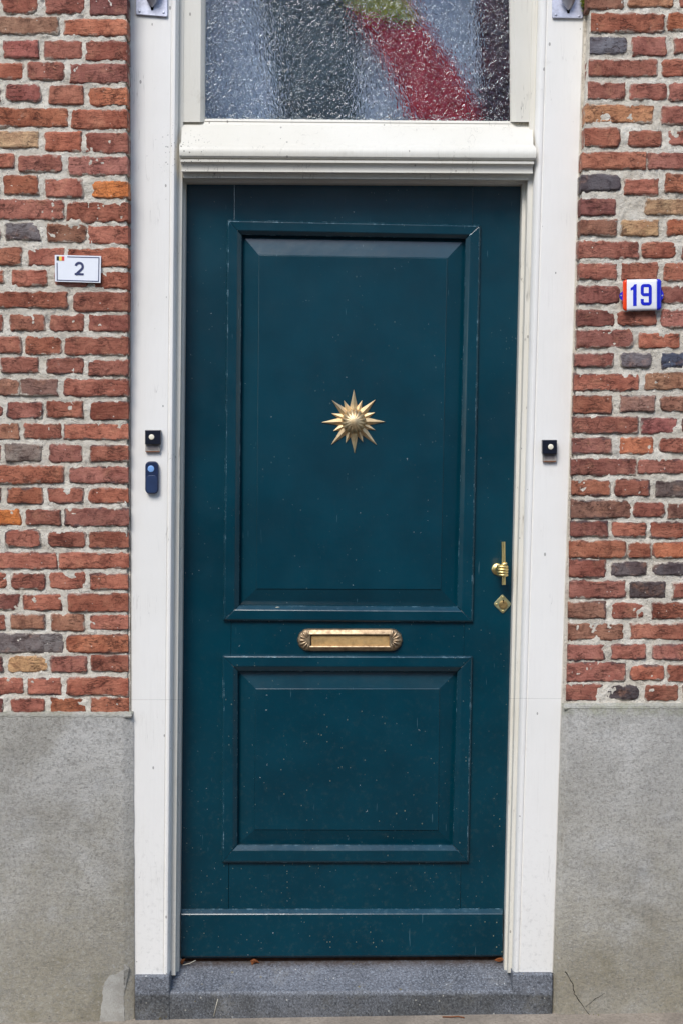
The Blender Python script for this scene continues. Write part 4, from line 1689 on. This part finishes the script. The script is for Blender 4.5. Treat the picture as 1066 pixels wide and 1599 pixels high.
# ------------------------------------------------------------------ small growth and litter
def tuft(cx_, cy_, w_, h_, Y, n, seed):
    rnd = random.Random(seed)
    vs, fs = [], []
    for _ in range(n):
        c = P(cx_ + rnd.gauss(0, w_), cy_ + rnd.gauss(0, h_), Y - rnd.uniform(0, 0.008))
        r = rnd.uniform(0.0015, 0.0038)
        a = Vector((rnd.uniform(-1, 1), rnd.uniform(-1, 0.2), rnd.uniform(-1, 1))).normalized() * r
        b = a.orthogonal().normalized() * r * 0.6
        k = len(vs)
        vs += [c - a, c + b, c + a, c - b]
        fs.append([k, k + 1, k + 2, k + 3])
    return vs, fs


o = build('moss', *tuft(909.5, -2, 1.6, 9, -0.012, 220, 5), M_MOSS)
tag(o, 'yellow green moss at the right bracket beside the bricks', 'moss', kind='stuff')
o = build('moss', *tuft(927, 1592, 5, 3, -0.024, 160, 6), M_MOSS)
tag(o, 'tuft of green moss at the foot of the crack in the right plinth', 'moss', kind='stuff')
o = build('moss', *tuft(1045, 1594, 9, 3, -0.024, 120, 8), M_MOSS)
tag(o, 'moss at the foot of the right plinth near the picture edge', 'moss', kind='stuff')


def leaf(pts, Y, name, mat, label, cat, lift=0.004):
    c = [P(x, y, Y) for x, y in pts]
    m = sum(c, Vector()) / len(c)
    vs = c + [m + Vector((0, -lift, lift))]
    fs = [[i, (i + 1) % len(c), len(c)] for i in range(len(c))]
    o = build(name, vs, fs, mat)
    s = o.modifiers.new('thick', 'SOLIDIFY')
    s.thickness = 0.0006
    return tag(o, label, cat)


leaf([(391, 1500), (397, 1497), (402, 1499), (406, 1504), (399, 1503), (394, 1507)], 0.095, 'dry_leaf', M_LEAF, 'curled brown leaf against the foot of the door, left of the middle', 'leaf')
leaf([(281, 1503), (284, 1498), (290, 1497), (287, 1503), (285, 1506)], 0.09, 'dry_leaf', M_LEAF, 'dry brown leaf in the left corner of the doorstep', 'leaf')
leaf([(771, 1499), (776, 1496), (783, 1495), (786, 1499), (779, 1502), (774, 1501)], 0.092, 'dry_leaf', M_LEAF, 'rust brown leaf in the right corner of the doorstep', 'leaf')
leaf([(427, 949.5), (433, 947.4), (437, 948), (433, 951.5)], DF - 0.006, 'dry_leaf', M_STRAW, 'tiny pale leaf on the moulding ledge below the upper panel', 'leaf', 0.002)


def stick(pts, rad, name, mat, label):
    o = build(name, *tube([Vector(p) for p in pts], rad, 6), mat, smooth=True)
    return tag(o, label, 'twig')


stick([P(334, 1587, -0.0135), P(337.5, 1572, -0.0135), P(340.5, 1560, -0.0135)], 0.0011, 'straw', M_STRAW, 'single white straw on the front of the doorstep')
stick([P(285.5, 1507, 0.082), P(297, 1504, 0.084), P(306, 1499.5, 0.09)], 0.0011, 'straw', M_STRAW, 'pale straw lying in the left corner of the doorstep')
gp = lambda px: Vector((P(px, 1590, -0.03).x, -0.030, 0))
tw = []
for px, dy, dz in ((690, 0.000, 0.003), (703, -0.004, 0.004), (714, -0.001, 0.004), (724, -0.008, 0.003)):
    q = gp(px)
    tw.append(Vector((q.x, q.y + dy, gz(q.x) + dz)))
stick(tw, 0.0018, 'twig', M_TWIG, 'thin brown twig on the paving in front of the doorstep')
